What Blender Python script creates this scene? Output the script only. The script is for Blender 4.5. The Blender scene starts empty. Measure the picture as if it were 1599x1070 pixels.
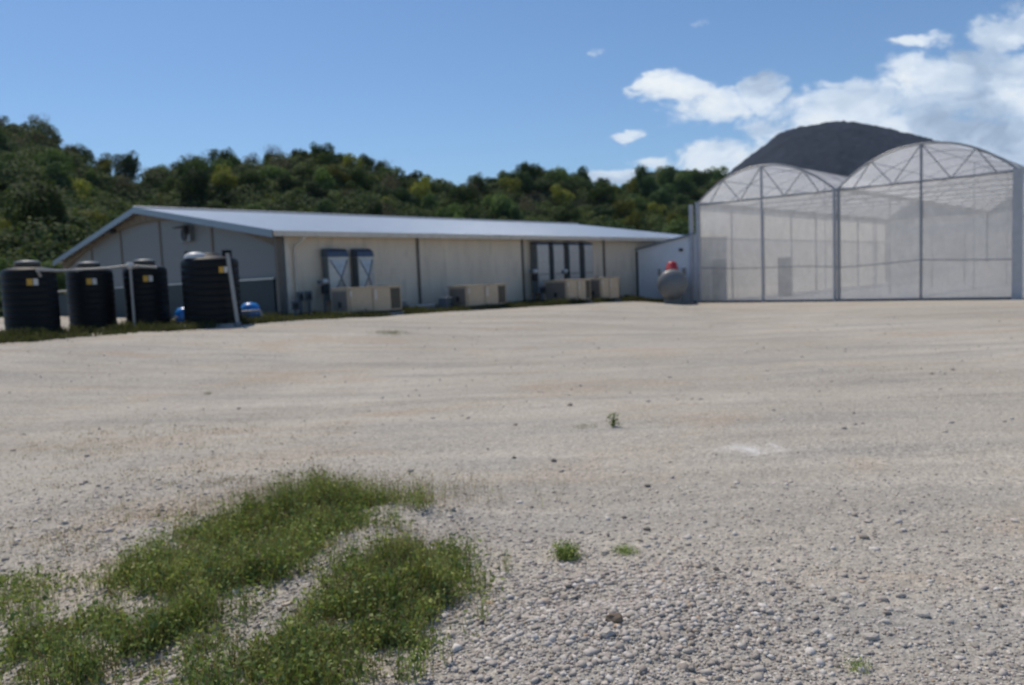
import bpy, math, random
import numpy as np
from mathutils import Vector, Matrix
R = math.radians
sc = bpy.context.scene
col = sc.collection
random.seed(7)
rng = np.random.default_rng(11)

# ------------------------------------------------------------------ camera
FPX, PITCH, ROLL = 1206.17, .0815, .0412
cam_d = bpy.data.cameras.new("camera")
cam = bpy.data.objects.new("camera", cam_d)
col.objects.link(cam)
cam_d.sensor_width = 36
cam_d.lens = FPX * 36 / 1599
cam_d.clip_start = .05
cam_d.clip_end = 12000
cam.matrix_world = Matrix.Translation((0, 0, 1.6)) @ Matrix.Rotation(math.pi / 2 - PITCH, 4, 'X') @ Matrix.Rotation(-ROLL, 4, 'Z')
cam_d.dof.use_dof = True            # the photograph is softly out of focus: lens focused too near
cam_d.dof.focus_distance = 1.5
cam_d.dof.aperture_fstop = 4.2
sc.camera = cam

# ------------------------------------------------------------------ view
sc.view_settings.view_transform = 'Standard'
sc.view_settings.look = 'None'
sc.view_settings.gamma = 1
sc.view_settings.exposure = 0.0

# ------------------------------------------------------------------ sun + sky
SUN_AZ, SUN_EL = R(-38), R(60)      # azimuth measured from +Y towards +X
sun_dir = Vector((math.sin(SUN_AZ) * math.cos(SUN_EL), math.cos(SUN_AZ) * math.cos(SUN_EL), math.sin(SUN_EL)))
sd = bpy.data.lights.new("sun", 'SUN')
sd.energy = 3.5
sd.angle = R(.5)
sd.color = (1, .90, .77)
so = bpy.data.objects.new("sun", sd)
col.objects.link(so)
so.rotation_euler = sun_dir.to_track_quat('Z', 'Y').to_euler()


def pray(px, py):
    """pixel of the photograph -> direction with unit Y"""
    a, b = px - 799.5, py - 535
    c, s = math.cos(ROLL), math.sin(ROLL)
    u, v = a * c - b * s, a * s + b * c
    x, z = u / FPX, -v / FPX
    y = math.cos(PITCH) + z * math.sin(PITCH)
    zz = -math.sin(PITCH) + z * math.cos(PITCH)
    return x / y, zz / y


class NT:
    def __init__(s, tree):
        s.t = tree
        s.n = tree.nodes
        s.l = tree.links

    def new(s, kind, **kw):
        n = s.n.new(kind)
        for k, v in kw.items():
            setattr(n, k, v)
        return n

    def put(s, sock, v):
        if isinstance(v, bpy.types.NodeSocket):
            s.l.new(v, sock)
        elif v is not None:
            sock.default_value = v

    def math(s, op, a, b=None, c=None, clamp=False):
        n = s.new('ShaderNodeMath', operation=op, use_clamp=clamp)
        s.put(n.inputs[0], a)
        if b is not None: s.put(n.inputs[1], b)
        if c is not None: s.put(n.inputs[2], c)
        return n.outputs[0]

    def noise(s, vec, scale, detail=4, rough=.55, dist=0.0, out='Fac'):
        n = s.new('ShaderNodeTexNoise')
        s.put(n.inputs['Vector'], vec)
        n.inputs['Scale'].default_value = scale
        n.inputs['Detail'].default_value = detail
        n.inputs['Roughness'].default_value = rough
        n.inputs['Distortion'].default_value = dist
        return n.outputs[out]

    def ramp(s, fac, stops, interp='LINEAR'):
        n = s.new('ShaderNodeValToRGB')
        cr = n.color_ramp
        cr.interpolation = interp
        while len(cr.elements) < len(stops):
            cr.elements.new(.5)
        for e, (p, c) in zip(cr.elements, stops):
            e.position = p
            e.color = (c, c, c, 1) if isinstance(c, (int, float)) else (*c, 1)
        s.put(n.inputs[0], fac)
        return n.outputs[0]

    def mix(s, fac, a, b, blend='MIX'):
        n = s.new('ShaderNodeMix', data_type='RGBA', blend_type=blend)
        s.put(n.inputs[0], fac)
        for i, v in ((6, a), (7, b)):
            s.put(n.inputs[i], (*v, 1) if isinstance(v, tuple) and len(v) == 3 else v)
        return n.outputs[2]

    def scale(s, vec, v):
        n = s.new('ShaderNodeMapping')
        s.put(n.inputs[0], vec)
        n.inputs['Scale'].default_value = v
        return n.outputs[0]


world = bpy.data.worlds.new("World")
sc.world = world
world.use_nodes = True
w = NT(world.node_tree)
w.n.clear()
sky = w.new('ShaderNodeTexSky', sky_type='NISHITA')
sky.sun_disc = False
sky.sun_elevation = SUN_EL
sky.sun_rotation = SUN_AZ
sky.altitude = 100
sky.air_density = 1.0
sky.dust_density = .2
sky.ozone_density = 1.5
bg = w.new('ShaderNodeBackground')
w.put(bg.inputs[0], w.mix(1, sky.outputs[0], (.74, .92, 1.10), 'MULTIPLY'))
bg.inputs[1].default_value = .10
tc = w.new('ShaderNodeTexCoord')
sep = w.new('ShaderNodeSeparateXYZ')
w.l.new(tc.outputs['Generated'], sep.inputs[0])
ysafe = w.math('MAXIMUM', sep.outputs[1], .02)
U = w.math('DIVIDE', sep.outputs[0], ysafe)
V = w.math('DIVIDE', sep.outputs[2], ysafe)
cmb = w.new('ShaderNodeCombineXYZ')
w.put(cmb.inputs[0], U)
w.put(cmb.inputs[1], w.math('MULTIPLY', V, 1.7))
wob = w.noise(cmb.outputs[0], 9, 4, .6, out='Color')
wv = w.new('ShaderNodeVectorMath', operation='MULTIPLY_ADD')
w.put(wv.inputs[0], wob)
wv.inputs[1].default_value = (.11, .06, 0)
wv.inputs[2].default_value = (-.055, -.03, 0)
wa = w.new('ShaderNodeVectorMath', operation='ADD')
w.put(wa.inputs[0], wv.outputs[0])
c2 = w.new('ShaderNodeCombineXYZ')
w.put(c2.inputs[0], U)
w.put(c2.inputs[1], V)
w.put(wa.inputs[1], c2.outputs[0])
ws = w.new('ShaderNodeSeparateXYZ')
w.put(ws.inputs[0], wa.outputs[0])
# (centre px, centre py, half width px, half height px, weight) of every cloud in the sky
BLOBS = [(1045, 135, 50, 24, .95), (1110, 165, 75, 32, 1.), (1180, 140, 48, 34, .95), (1165, 190, 30, 24, .6),
         (1075, 190, 60, 14, .6), (985, 203, 24, 10, .62), (1115, 243, 75, 24, 1.), (1035, 250, 50, 12, .6),
         (960, 272, 60, 12, 1.), (1210, 235, 40, 25, .7), (1110, 268, 40, 14, .6),
         (1270, 185, 75, 36, 1.), (1370, 165, 100, 45, 1.), (1450, 150, 110, 58, 1.1), (1560, 160, 110, 75, 1.1),
         (1400, 215, 220, 60, 1.1), (1590, 235, 180, 90, 1.1), (1585, 50, 75, 34, 1.), (1660, 30, 90, 50, 1.),
         (1435, 60, 55, 12, .46), (1475, 70, 22, 12, .45), (938, 80, 16, 8, .5), (1104, 36, 14, 8, .35),
         (1750, 160, 200, 110, 1.), (2000, 60, 160, 50, .9), (1300, 250, 160, 45, .9)]
m = None
for (px, py, a, b, wt) in BLOBS:
    u0, v0 = pray(px, py)
    du = w.math('MULTIPLY', w.math('SUBTRACT', ws.outputs[0], u0), FPX / (a * .98))
    dv = w.math('MULTIPLY', w.math('SUBTRACT', ws.outputs[1], v0), FPX / (b * 1.02))
    d = w.math('ADD', w.math('MULTIPLY', du, du), w.math('MULTIPLY', dv, dv))
    d = w.math('MULTIPLY', w.math('SUBTRACT', 1.0, w.math('MULTIPLY', d, .62)), wt, clamp=True)
    m = d if m is None else w.math('MAXIMUM', m, d)
fb = w.noise(cmb.outputs[0], 11, 10, .66, .5)
fb2 = w.noise(cmb.outputs[0], 42, 6, .6, .3)
dens = w.math('ADD', w.math('MULTIPLY', m, 1.05), w.math('MULTIPLY', w.math('SUBTRACT', fb, .51), 3.0))
dens = w.math('ADD', dens, w.math('MULTIPLY', w.math('SUBTRACT', fb2, .5), .9))
dens = w.math('MULTIPLY', dens, w.math('MULTIPLY', m, 3, clamp=True))
cov = w.ramp(dens, [(.10, 0), (.30, .22), (.60, .8), (.95, .98)])
shade = w.noise(w.scale(wa.outputs[0], (1, 2, 1)), 7, 5, .55, .3)
# thick right-hand bank has a greyer body
lowgrey = w.math('MULTIPLY', w.math('SUBTRACT', U, .42), 3.2, clamp=True)
ccol = w.ramp(w.math('SUBTRACT', shade, w.math('MULTIPLY', lowgrey, .13)), [(.28, (.36, .46, .62)), (.38, (.52, .64, .80)), (.5, (.78, .87, .98)), (.62, (.92, .97, 1.0))])
bc = w.new('ShaderNodeBackground')
w.put(bc.inputs[0], ccol)
bc.inputs[1].default_value = 1.0
ahead = w.math('GREATER_THAN', sep.outputs[1], .05)
mixs = w.new('ShaderNodeMixShader')
w.put(mixs.inputs[0], w.math('MULTIPLY', cov, ahead))
w.l.new(bg.outputs[0], mixs.inputs[1])
w.l.new(bc.outputs[0], mixs.inputs[2])
wo = w.new('ShaderNodeOutputWorld')
w.l.new(mixs.outputs[0], wo.inputs[0])


# ------------------------------------------------------------------ helpers
def tag(o, label=None, cat=None, group=None, kind=None):
    if label: o['label'] = label
    if cat: o['category'] = cat
    if group: o['group'] = group
    if kind: o['kind'] = kind
    return o


def empty(name, loc, rz=0, label=None, cat=None, group=None):
    o = bpy.data.objects.new(name, None)
    o.empty_display_size = .3
    col.objects.link(o)
    o.location = loc
    o.rotation_euler = (0, 0, rz)
    return tag(o, label, cat, group)


def kids(o):
    return [c for c in bpy.data.objects if c.parent == o]


def copy_tree(o, parent=None):
    c = o.copy()
    col.objects.link(c)
    c.parent = parent
    for ch in kids(o):
        copy_tree(ch, c)
    return c


def mesh_from(name, V, F, mat, parent=None, smooth=False, mats=None, mi=None):
    """V (n,3) array, F (m,k) array of one polygon size"""
    V = np.asarray(V, dtype=np.float32)
    F = np.asarray(F, dtype=np.int32)
    me = bpy.data.meshes.new(name)
    me.vertices.add(len(V))
    me.vertices.foreach_set('co', V.ravel())
    k = F.shape[1]
    me.loops.add(F.size)
    me.loops.foreach_set('vertex_index', F.ravel())
    me.polygons.add(len(F))
    me.polygons.foreach_set('loop_start', np.arange(0, F.size, k, dtype=np.int32))
    me.polygons.foreach_set('loop_total', np.full(len(F), k, dtype=np.int32))
    if smooth:
        me.polygons.foreach_set('use_smooth', np.ones(len(F), dtype=bool))
    me.update(calc_edges=True)
    for mm in (mats or [mat]):
        me.materials.append(mm)
    if mi is not None:
        me.polygons.foreach_set('material_index', np.asarray(mi, dtype=np.int32))
    o = bpy.data.objects.new(name, me)
    col.objects.link(o)
    o.parent = parent
    return o


class MB:
    """collects shapes that become ONE mesh"""
    def __init__(s):
        s.v = []
        s.f = []
        s.sm = []

    def add(s, vs, fs, sm=False):
        b = len(s.v)
        s.v += [tuple(v) for v in vs]
        s.f += [tuple(i + b for i in f) for f in fs]
        s.sm += [sm] * len(fs)
        return s

    def box(s, x0, x1, y0, y1, z0, z1):
        vs = [(x, y, z) for z in (z0, z1) for y in (y0, y1) for x in (x0, x1)]
        return s.add(vs, [(0, 2, 3, 1), (4, 5, 7, 6), (0, 1, 5, 4), (2, 6, 7, 3), (0, 4, 6, 2), (1, 3, 7, 5)])

    def tube(s, pts, r, n=8, cap=True):
        pts = [Vector(p) for p in pts]
        rings = []
        rr = r if isinstance(r, (list, tuple)) else [r] * len(pts)
        prev = None
        for i, p in enumerate(pts):
            a = pts[max(i - 1, 0)]
            b = pts[min(i + 1, len(pts) - 1)]
            d = (b - a).normalized()
            if prev is None:
                ref = Vector((0, 0, 1)) if abs(d.z) < .9 else Vector((1, 0, 0))
                e1 = d.cross(ref).normalized()
            else:
                e1 = (prev - d * prev.dot(d)).normalized()
            prev = e1
            e2 = d.cross(e1)
            rings.append([p + (e1 * math.cos(2 * math.pi * k / n) + e2 * math.sin(2 * math.pi * k / n)) * rr[i] for k in range(n)])
        vs = [v for ring in rings for v in ring]
        fs = []
        for i in range(len(pts) - 1):
            for k in range(n):
                fs.append((i * n + k, i * n + (k + 1) % n, (i + 1) * n + (k + 1) % n, (i + 1) * n + k))
        s.add(vs, fs, True)
        if cap:
            s.add(rings[0], [tuple(range(n))])
            s.add(rings[-1], [tuple(range(n))])
        return s

    def lathe(s, prof, n=40, c=(0, 0, 0), axis='Z'):
        vs = []
        for (r, z) in prof:
            for k in range(n):
                a = 2 * math.pi * k / n
                x, y = r * math.cos(a), r * math.sin(a)
                p = (x, y, z) if axis == 'Z' else (z, x, y) if axis == 'X' else (x, z, y)
                vs.append((p[0] + c[0], p[1] + c[1], p[2] + c[2]))
        fs = []
        for i in range(len(prof) - 1):
            for k in range(n):
                fs.append((i * n + k, i * n + (k + 1) % n, (i + 1) * n + (k + 1) % n, (i + 1) * n + k))
        return s.add(vs, fs, True)

    def prism(s, poly, lo, hi, axis='X'):
        """poly of 2-D points extruded along axis; X: (y,z), Y: (x,z), Z: (x,y)"""
        def P(q, t):
            return (t, q[0], q[1]) if axis == 'X' else (q[0], t, q[1]) if axis == 'Y' else (q[0], q[1], t)
        n = len(poly)
        vs = [P(q, lo) for q in poly] + [P(q, hi) for q in poly]
        fs = [tuple(range(n)), tuple(range(2 * n - 1, n - 1, -1))]
        fs += [(i, n + i, n + (i + 1) % n, (i + 1) % n) for i in range(n)]
        return s.add(vs, fs)

    def build(s, name, mat, parent=None, bevel=0, loc=None, sharp=True):
        me = bpy.data.meshes.new(name)
        me.from_pydata(s.v, [], s.f)
        me.materials.append(mat)
        me.polygons.foreach_set('use_smooth', s.sm)
        import bmesh
        bm = bmesh.new()
        bm.from_mesh(me)
        bmesh.ops.recalc_face_normals(bm, faces=bm.faces)
        bm.to_mesh(me)
        bm.free()
        me.update()
        o = bpy.data.objects.new(name, me)
        col.objects.link(o)
        o.parent = parent
        if loc: o.location = loc
        if bevel:
            m = o.modifiers.new('bevel', 'BEVEL')
            m.width = bevel
            m.segments = 2
            m.limit_method = 'ANGLE'
        return o


def mat(name, color, rough=.7, metal=0.0, spec=.5, var=.12, scale=3.0, bump=0.0, bscale=40.0, dirt=None, stretch=(1, 1, 1)):
    """plain painted / metal / plastic surface with mottled tone and some bump"""
    m = bpy.data.materials.new(name)
    m.use_nodes = True
    t = NT(m.node_tree)
    b = t.n['Principled BSDF']
    tc = t.new('ShaderNodeTexCoord').outputs['Object']
    v = t.scale(tc, stretch)
    nz = t.noise(v, scale, 5, .6)
    lo = tuple(c * (1 - var) for c in color)
    hi = tuple(min(1, c * (1 + var)) for c in color)
    cc = t.ramp(nz, [(.3, lo), (.7, hi)])
    if dirt:
        nd = t.noise(v, scale * 2.3, 6, .65, .5)
        cc = t.mix(t.ramp(nd, [(.52, 0), (.72, .75)]), cc, dirt)
    t.put(b.inputs['Base Color'], cc)
    t.put(b.inputs['Roughness'], t.ramp(nz, [(.3, max(0, rough - .08)), (.7, min(1, rough + .08))]))
    b.inputs['Metallic'].default_value = metal
    b.inputs['Specular IOR Level'].default_value = spec
    if bump:
        bp = t.new('ShaderNodeBump')
        bp.inputs['Strength'].default_value = bump
        bp.inputs['Distance'].default_value = .01
        t.put(bp.inputs['Height'], t.noise(v, bscale, 4, .6))
        t.put(b.inputs['Normal'], bp.outputs[0])
    return m


def siding_mat(name, color, period, axis=2, depth=.012):
    """painted sheet wall with fine parallel ribs as bump"""
    m = mat(name, color, .55, 0, .4, .08, 1.1, dirt=tuple(c * .66 for c in color), stretch=(1, 1, .22))
    t = NT(m.node_tree)
    b = t.n['Principled BSDF']
    tc = t.new('ShaderNodeTexCoord').outputs['Object']
    s = t.new('ShaderNodeSeparateXYZ')
    t.put(s.inputs[0], tc)
    ph = t.math('FRACT', t.math('DIVIDE', s.outputs[axis], period))
    h = t.ramp(ph, [(0, 0), (.06, 1), (.94, 1), (1, 0)])
    bp = t.new('ShaderNodeBump')
    bp.inputs['Strength'].default_value = .7
    bp.inputs['Distance'].default_value = depth
    t.put(bp.inputs['Height'], h)
    t.put(b.inputs['Normal'], bp.outputs[0])
    return m


def film_mat(name, alpha, color, trans=.6, rough=.6, spec=.0):
    """thin translucent plastic film / insect screen: part see-through, part scattering light"""
    m = bpy.data.materials.new(name)
    m.use_nodes = True
    t = NT(m.node_tree)
    t.n.clear()
    tc = t.new('ShaderNodeTexCoord').outputs['Object']
    nz = t.noise(tc, 1.3, 5, .6, .6)
    fine = t.noise(t.scale(tc, (1, 1, .25)), 5, 4, .6)
    cc = t.ramp(t.math('MULTIPLY', t.math('ADD', nz, fine), .5), [(.3, tuple(c * .82 for c in color)), (.65, color)])
    df = t.new('ShaderNodeBsdfDiffuse')
    t.put(df.inputs[0], cc)
    tl = t.new('ShaderNodeBsdfTranslucent')
    t.put(tl.inputs[0], cc)
    tr = t.new('ShaderNodeBsdfTransparent')
    m1 = t.new('ShaderNodeMixShader')
    m1.inputs[0].default_value = trans
    t.l.new(df.outputs[0], m1.inputs[1])
    t.l.new(tl.outputs[0], m1.inputs[2])
    last = m1
    if spec:
        gl = t.new('ShaderNodeBsdfGlossy')
        gl.inputs['Roughness'].default_value = rough
        m3 = t.new('ShaderNodeMixShader')
        m3.inputs[0].default_value = spec
        t.l.new(m1.outputs[0], m3.inputs[1])
        t.l.new(gl.outputs[0], m3.inputs[2])
        last = m3
    m2 = t.new('ShaderNodeMixShader')
    t.put(m2.inputs[0], t.ramp(nz, [(.3, max(0, alpha - .06)), (.7, min(1, alpha + .06))]))
    t.l.new(tr.outputs[0], m2.inputs[1])
    t.l.new(last.outputs[0], m2.inputs[2])
    o = t.new('ShaderNodeOutputMaterial')
    t.l.new(m2.outputs[0], o.inputs[0])
    return m


def vnoise(x, y, seed=0):
    """smooth value noise, numpy"""
    x = np.asarray(x, float)
    y = np.asarray(y, float)
    xi, yi = np.floor(x).astype(np.int64), np.floor(y).astype(np.int64)
    fx, fy = x - xi, y - yi
    fx, fy = fx * fx * (3 - 2 * fx), fy * fy * (3 - 2 * fy)

    def h(a, b):
        n = (a * 374761393 + b * 668265263 + seed * 1442695041) & 0xffffffff
        n = ((n ^ (n >> 13)) * 1274126177) & 0xffffffff
        return ((n ^ (n >> 16)) & 0xffff) / 65535.0
    return ((h(xi, yi) * (1 - fx) + h(xi + 1, yi) * fx) * (1 - fy) + (h(xi, yi + 1) * (1 - fx) + h(xi + 1, yi + 1) * fx) * fy) * 2 - 1


def fbm(x, y, o=4, seed=0):
    s, a = 0, 1
    for k in range(o):
        s = s + a * vnoise(x * 2 ** k, y * 2 ** k, seed + k)
        a *= .5
    return s


def sstep(a, b, x):
    t = np.clip((x - a) / (b - a), 0, 1)
    return t * t * (3 - 2 * t)


# ------------------------------------------------------------------ frames of reference
C0 = np.array([-7.783, 27.106])                      # near corner of the long building
EX = np.array([.68798, .72573])
EY = np.array([-.72573, .68798])
B_RZ = math.atan2(EX[1], EX[0])
BZ = .551


def st(x, y):
    dx, dy = x - C0[0], y - C0[1]
    return dx * EX[0] + dy * EX[1], dx * EY[0] + dy * EY[1]


def ground_z(x, y, fine=True):
    x = np.asarray(x, float)
    y = np.asarray(y, float)
    s, t = st(x, y)
    hb = np.clip(.57 - .0149 * s, .0, .62) * (1 - .5 * sstep(18, 23, s)) * (1 - sstep(30, 45, s))
    t0 = 3.4 - 2.9 * sstep(10, 21, s)
    t1 = 14 - 10.6 * sstep(12, 21, s)
    g = hb * (1 - sstep(t0, t1, -t)) * (1 - sstep(-30, -60, s) * .5)
    r = np.hypot(x, y)
    # loose gravel heap with a hollow beside it, in the foreground
    g = g + .085 * np.exp(-(((x + .95) / .33) ** 2 + ((y - 4.35) / .75) ** 2)) + .07 * np.exp(-(((x - .45) / .6) ** 2 + ((y - 3.45) / .5) ** 2))
    g = g - .06 * np.exp(-(((x - .30) / .22) ** 2 + ((y - 3.62) / .14) ** 2))
    g = g + .07 * np.exp(-(((x + .80) / .5) ** 2 + ((y - 5.2) / .20) ** 2))
    g = g + .06 * np.exp(-(((x + 1.7) / .7) ** 2 + ((y - 4.0) / 1.2) ** 2))
    g = g + .02 * fbm(x * .35, y * .35, 3, 5) * (1 - sstep(25, 34, r)) + .008 * fbm(x * 1.7, y * 1.7, 3, 9) * (1 - sstep(14, 24, r))
    xr, yr = x * .978 - y * .208, x * .208 + y * .978
    g = g + (.020 * fbm(xr * .28, yr * 1.1, 3, 41) + .008 * fbm(xr * 1.3, yr * 2.6, 2, 45)) * (1 - sstep(24, 33, r)) * sstep(4, 7, r)
    if fine:
        g = g + .006 * fbm(x * 9, y * 9, 3, 21) * (1 - sstep(6, 12, r))
    return g


def gz(x, y):
    return float(ground_z(x, y))


# ------------------------------------------------------------------ ground material
def ground_mat():
    m = bpy.data.materials.new('pale_gravel')
    m.use_nodes = True
    t = NT(m.node_tree)
    b = t.n['Principled BSDF']
    tc = t.new('ShaderNodeTexCoord').outputs['Object']
    big = t.noise(tc, .16, 5, .6, .6)
    mid = t.noise(tc, 1.1, 6, .65, .4)
    rot = t.new('ShaderNodeMapping')
    t.put(rot.inputs[0], tc)
    rot.inputs['Rotation'].default_value = (0, 0, R(-12))
    rot.inputs['Scale'].default_value = (.16, 1.5, 1)
    streak = t.noise(rot.outputs[0], .9, 6, .66, .7)
    base = t.ramp(t.math('ADD', t.math('MULTIPLY', big, .45), t.math('MULTIPLY', streak, .55)),
                  [(.36, (.35, .325, .29)), (.45, (.415, .385, .34)), (.53, (.465, .432, .382)), (.64, (.54, .505, .452))])
    grey = t.ramp(t.noise(t.scale(rot.outputs[0], (1.6, .8, 1)), .8, 5, .6, .4), [(.51, 0), (.64, .6)])
    base = t.mix(grey, base, (.335, .328, .312))
    tan = t.ramp(t.noise(t.scale(tc, (.6, 1.3, 1)), .55, 6, .65, .8), [(.52, 0), (.68, .55)])
    base = t.mix(tan, base, (.44, .35, .26))
    # single stones told apart by tone, two sizes
    for sc_, amt in ((38, .42), (110, .45)):
        vo = t.new('ShaderNodeTexVoronoi')
        t.put(vo.inputs['Vector'], tc)
        vo.inputs['Scale'].default_value = sc_
        hs = t.new('ShaderNodeSeparateColor')
        t.put(hs.inputs[0], vo.outputs['Color'])
        tone = t.ramp(hs.outputs[0], [(0, .55), (.35, .85), (.7, 1.05), (1, 1.4)])
        base = t.mix(amt, base, t.mix(1, base, tone, 'MULTIPLY'))
    # white spilled powder
    mp = t.new('ShaderNodeMapping')
    t.put(mp.inputs[0], tc)
    mp.inputs['Location'].default_value = (-2.08, -6.78, 0)
    sx = t.new('ShaderNodeSeparateXYZ')
    t.put(sx.inputs[0], mp.outputs[0])
    dd = t.math('ADD', t.math('POWER', t.math('MULTIPLY', t.math('ABSOLUTE', sx.outputs[0]), 2.6), 2), t.math('POWER', t.math('MULTIPLY', t.math('ABSOLUTE', sx.outputs[1]), 3.2), 2))
    pw = t.math('MULTIPLY', t.math('ADD', t.math('MULTIPLY', t.math('SUBTRACT', t.noise(tc, 3.5, 6, .65), .5), 4.5), t.math('SUBTRACT', .62, dd)), .9, clamp=True)
    base = t.mix(pw, base, (.68, .67, .65))
    fin = t.noise(tc, 260, 3, .6)
    base = t.mix(.5, base, t.mix(1, base, t.ramp(fin, [(.3, .7), (.7, 1.25)]), 'MULTIPLY'))
    t.put(b.inputs['Base Color'], t.mix(1, base, (1.0, .99, .95), 'MULTIPLY'))
    b.inputs['Roughness'].default_value = .95
    b.inputs['Specular IOR Level'].default_value = .15
    h = None
    for sc_, amt in ((28, 1.0), (75, .55)):
        vo = t.new('ShaderNodeTexVoronoi', feature='SMOOTH_F1')
        t.put(vo.inputs['Vector'], tc)
        vo.inputs['Scale'].default_value = sc_
        hh = t.math('MULTIPLY', t.math('SUBTRACT', 1, vo.outputs['Distance']), amt)
        h = hh if h is None else t.math('ADD', h, hh)
    h = t.math('ADD', h, t.math('MULTIPLY', mid, 2.5))
    bp = t.new('ShaderNodeBump')
    bp.inputs['Strength'].default_value = .75
    bp.inputs['Distance'].default_value = .02
    t.put(bp.inputs['Height'], h)
    t.put(b.inputs['Normal'], bp.outputs[0])
    return m


def polar_ground():
    rs = [0.0]
    r = .35
    while r < 60:
        rs.append(r)
        r *= 1.0105 if r > 1.8 else 1.08
    while r < 4500:
        rs.append(r)
        r *= 1.25
    rs.append(5000)
    rs = np.array(rs[1:])
    front = np.radians(np.arange(-52, 52, .3))
    back = np.radians(np.arange(52, 308, 4.0))
    an = np.concatenate([front, back])
    A, Rr = np.meshgrid(an, rs)
    X, Y = Rr * np.sin(A), Rr * np.cos(A)
    Z = ground_z(X, Y)
    Z = np.where(Rr > 80, -.3 - (Rr - 80) * .001, Z)
    n = len(an)
    V = np.stack([X, Y, Z], -1).reshape(-1, 3)
    i = np.arange(len(rs) - 1)[:, None] * n + np.arange(n)[None]
    j = np.arange(len(rs) - 1)[:, None] * n + (np.arange(n)[None] + 1) % n
    F = np.stack([i, i + n, j + n, j], -1).reshape(-1, 4)
    # centre cap
    V = np.vstack([V, [[0, 0, gz(0, 0)]]])
    o = mesh_from('ground', V, F, ground_mat(), smooth=True)
    me = o.data
    return tag(o, kind='structure')


ground = polar_ground()

# ------------------------------------------------------------------ hills
SKY_PTS = [(-400, 120), (-200, 150), (0, 160), (60, 153), (110, 200), (205, 247), (240, 232), (400, 215), (480, 205), (530, 215), (600, 240),
           (700, 265), (800, 252), (900, 265), (960, 279), (1000, 276), (1050, 266), (1100, 270), (1160, 280), (1300, 300), (1500, 330), (1700, 360)]
sk = np.array([pray(*p) for p in SKY_PTS])          # a=X/Y, elevation tangent


def ridge(a):
    """distance of the skyline and the height of the ground there"""
    Yr = np.interp(a, [-.9, -.55, -.3, -.1, .05, .17, .3, .6], [112, 112, 118, 132, 150, 190, 250, 300])
    el = np.interp(a, sk[:, 0], sk[:, 1])
    return Yr, 1.6 + el * Yr - np.interp(Yr, [110, 250], [3.3, 3.4])


def hill_z(a, Y):
    Yr, Zr = ridge(a)
    foot = np.interp(a, [-.9, -.6, -.35, -.05, .1, .4], [44, 48, 66, 78, 84, 90])
    t = np.clip((Y - foot) / (Yr - foot), 0, None)
    z = Zr * np.where(t < 1, t ** .85 * (1 - .12 * np.sin(np.pi * np.clip(t, 0, 1))), 1 - (t - 1) * .35)
    bump = 2.0 * fbm(a * Y * .06, Y * .06, 3, 31) * sstep(.02, .3, t) * (1 - .7 * sstep(.8, .98, t))
    return np.maximum(z + bump, -6) - .4


def foliage_mat(name, c1, c2, c3, rough=.75, ns=.9):
    m = bpy.data.materials.new(name)
    m.use_nodes = True
    t = NT(m.node_tree)
    b = t.n['Principled BSDF']
    oi = t.new('ShaderNodeObjectInfo')
    geo = t.new('ShaderNodeNewGeometry')
    tc = t.new('ShaderNodeTexCoord').outputs['Object']
    nz = t.noise(tc, ns, 4, .6)
    f = t.math('ADD', t.math('MULTIPLY', geo.outputs['Random Per Island'], .45), t.math('MULTIPLY', nz, .55))
    cc = t.ramp(f, [(.2, c1), (.5, c2), (.8, c3)])
    tone = t.ramp(oi.outputs['Random'], [(0, .5), (.5, 1.0), (1, 1.9)])
    cc = t.mix(1, cc, tone, 'MULTIPLY')
    t.put(b.inputs['Base Color'], cc)
    b.inputs['Roughness'].default_value = rough
    b.inputs['Specular IOR Level'].default_value = .12
    tl = t.new('ShaderNodeBsdfTranslucent')
    t.put(tl.inputs[0], t.mix(1, cc, (1.25, 1.3, .6), 'MULTIPLY'))
    mx = t.new('ShaderNodeMixShader')
    mx.inputs[0].default_value = .32
    t.l.new(b.outputs[0], mx.inputs[1])
    t.l.new(tl.outputs[0], mx.inputs[2])
    t.l.new(mx.outputs[0], t.n['Material Output'].inputs[0])
    return m


def soil_mat(name, c1, c2, scale):
    return mat(name, tuple((a + b) / 2 for a, b in zip(c1, c2)), .95, 0, .1, .35, scale, .8, scale * 5, dirt=c1)


aa = np.linspace(-.95, .55, 150)
ts = np.linspace(0, 1.6, 70)
A_, T_ = np.meshgrid(aa, ts)
Yr_, _ = ridge(A_)
ft = np.interp(A_, [-.9, -.6, -.35, -.05, .1, .4], [44, 48, 66, 78, 84, 90]) - 2
Y_ = ft + (Yr_ - ft) * T_
Z_ = hill_z(A_, Y_)
V = np.stack([A_ * Y_, Y_, Z_], -1).reshape(-1, 3)
n = len(aa)
ii = (np.arange(len(ts) - 1)[:, None] * n + np.arange(n - 1)[None]).ravel()
hill = mesh_from('hillside', V, np.stack([ii, ii + 1, ii + n + 1, ii + n], -1), soil_mat('hill_soil', (.03, .038, .018), (.05, .06, .03), .12), smooth=True)
tag(hill, kind='structure')


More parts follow.
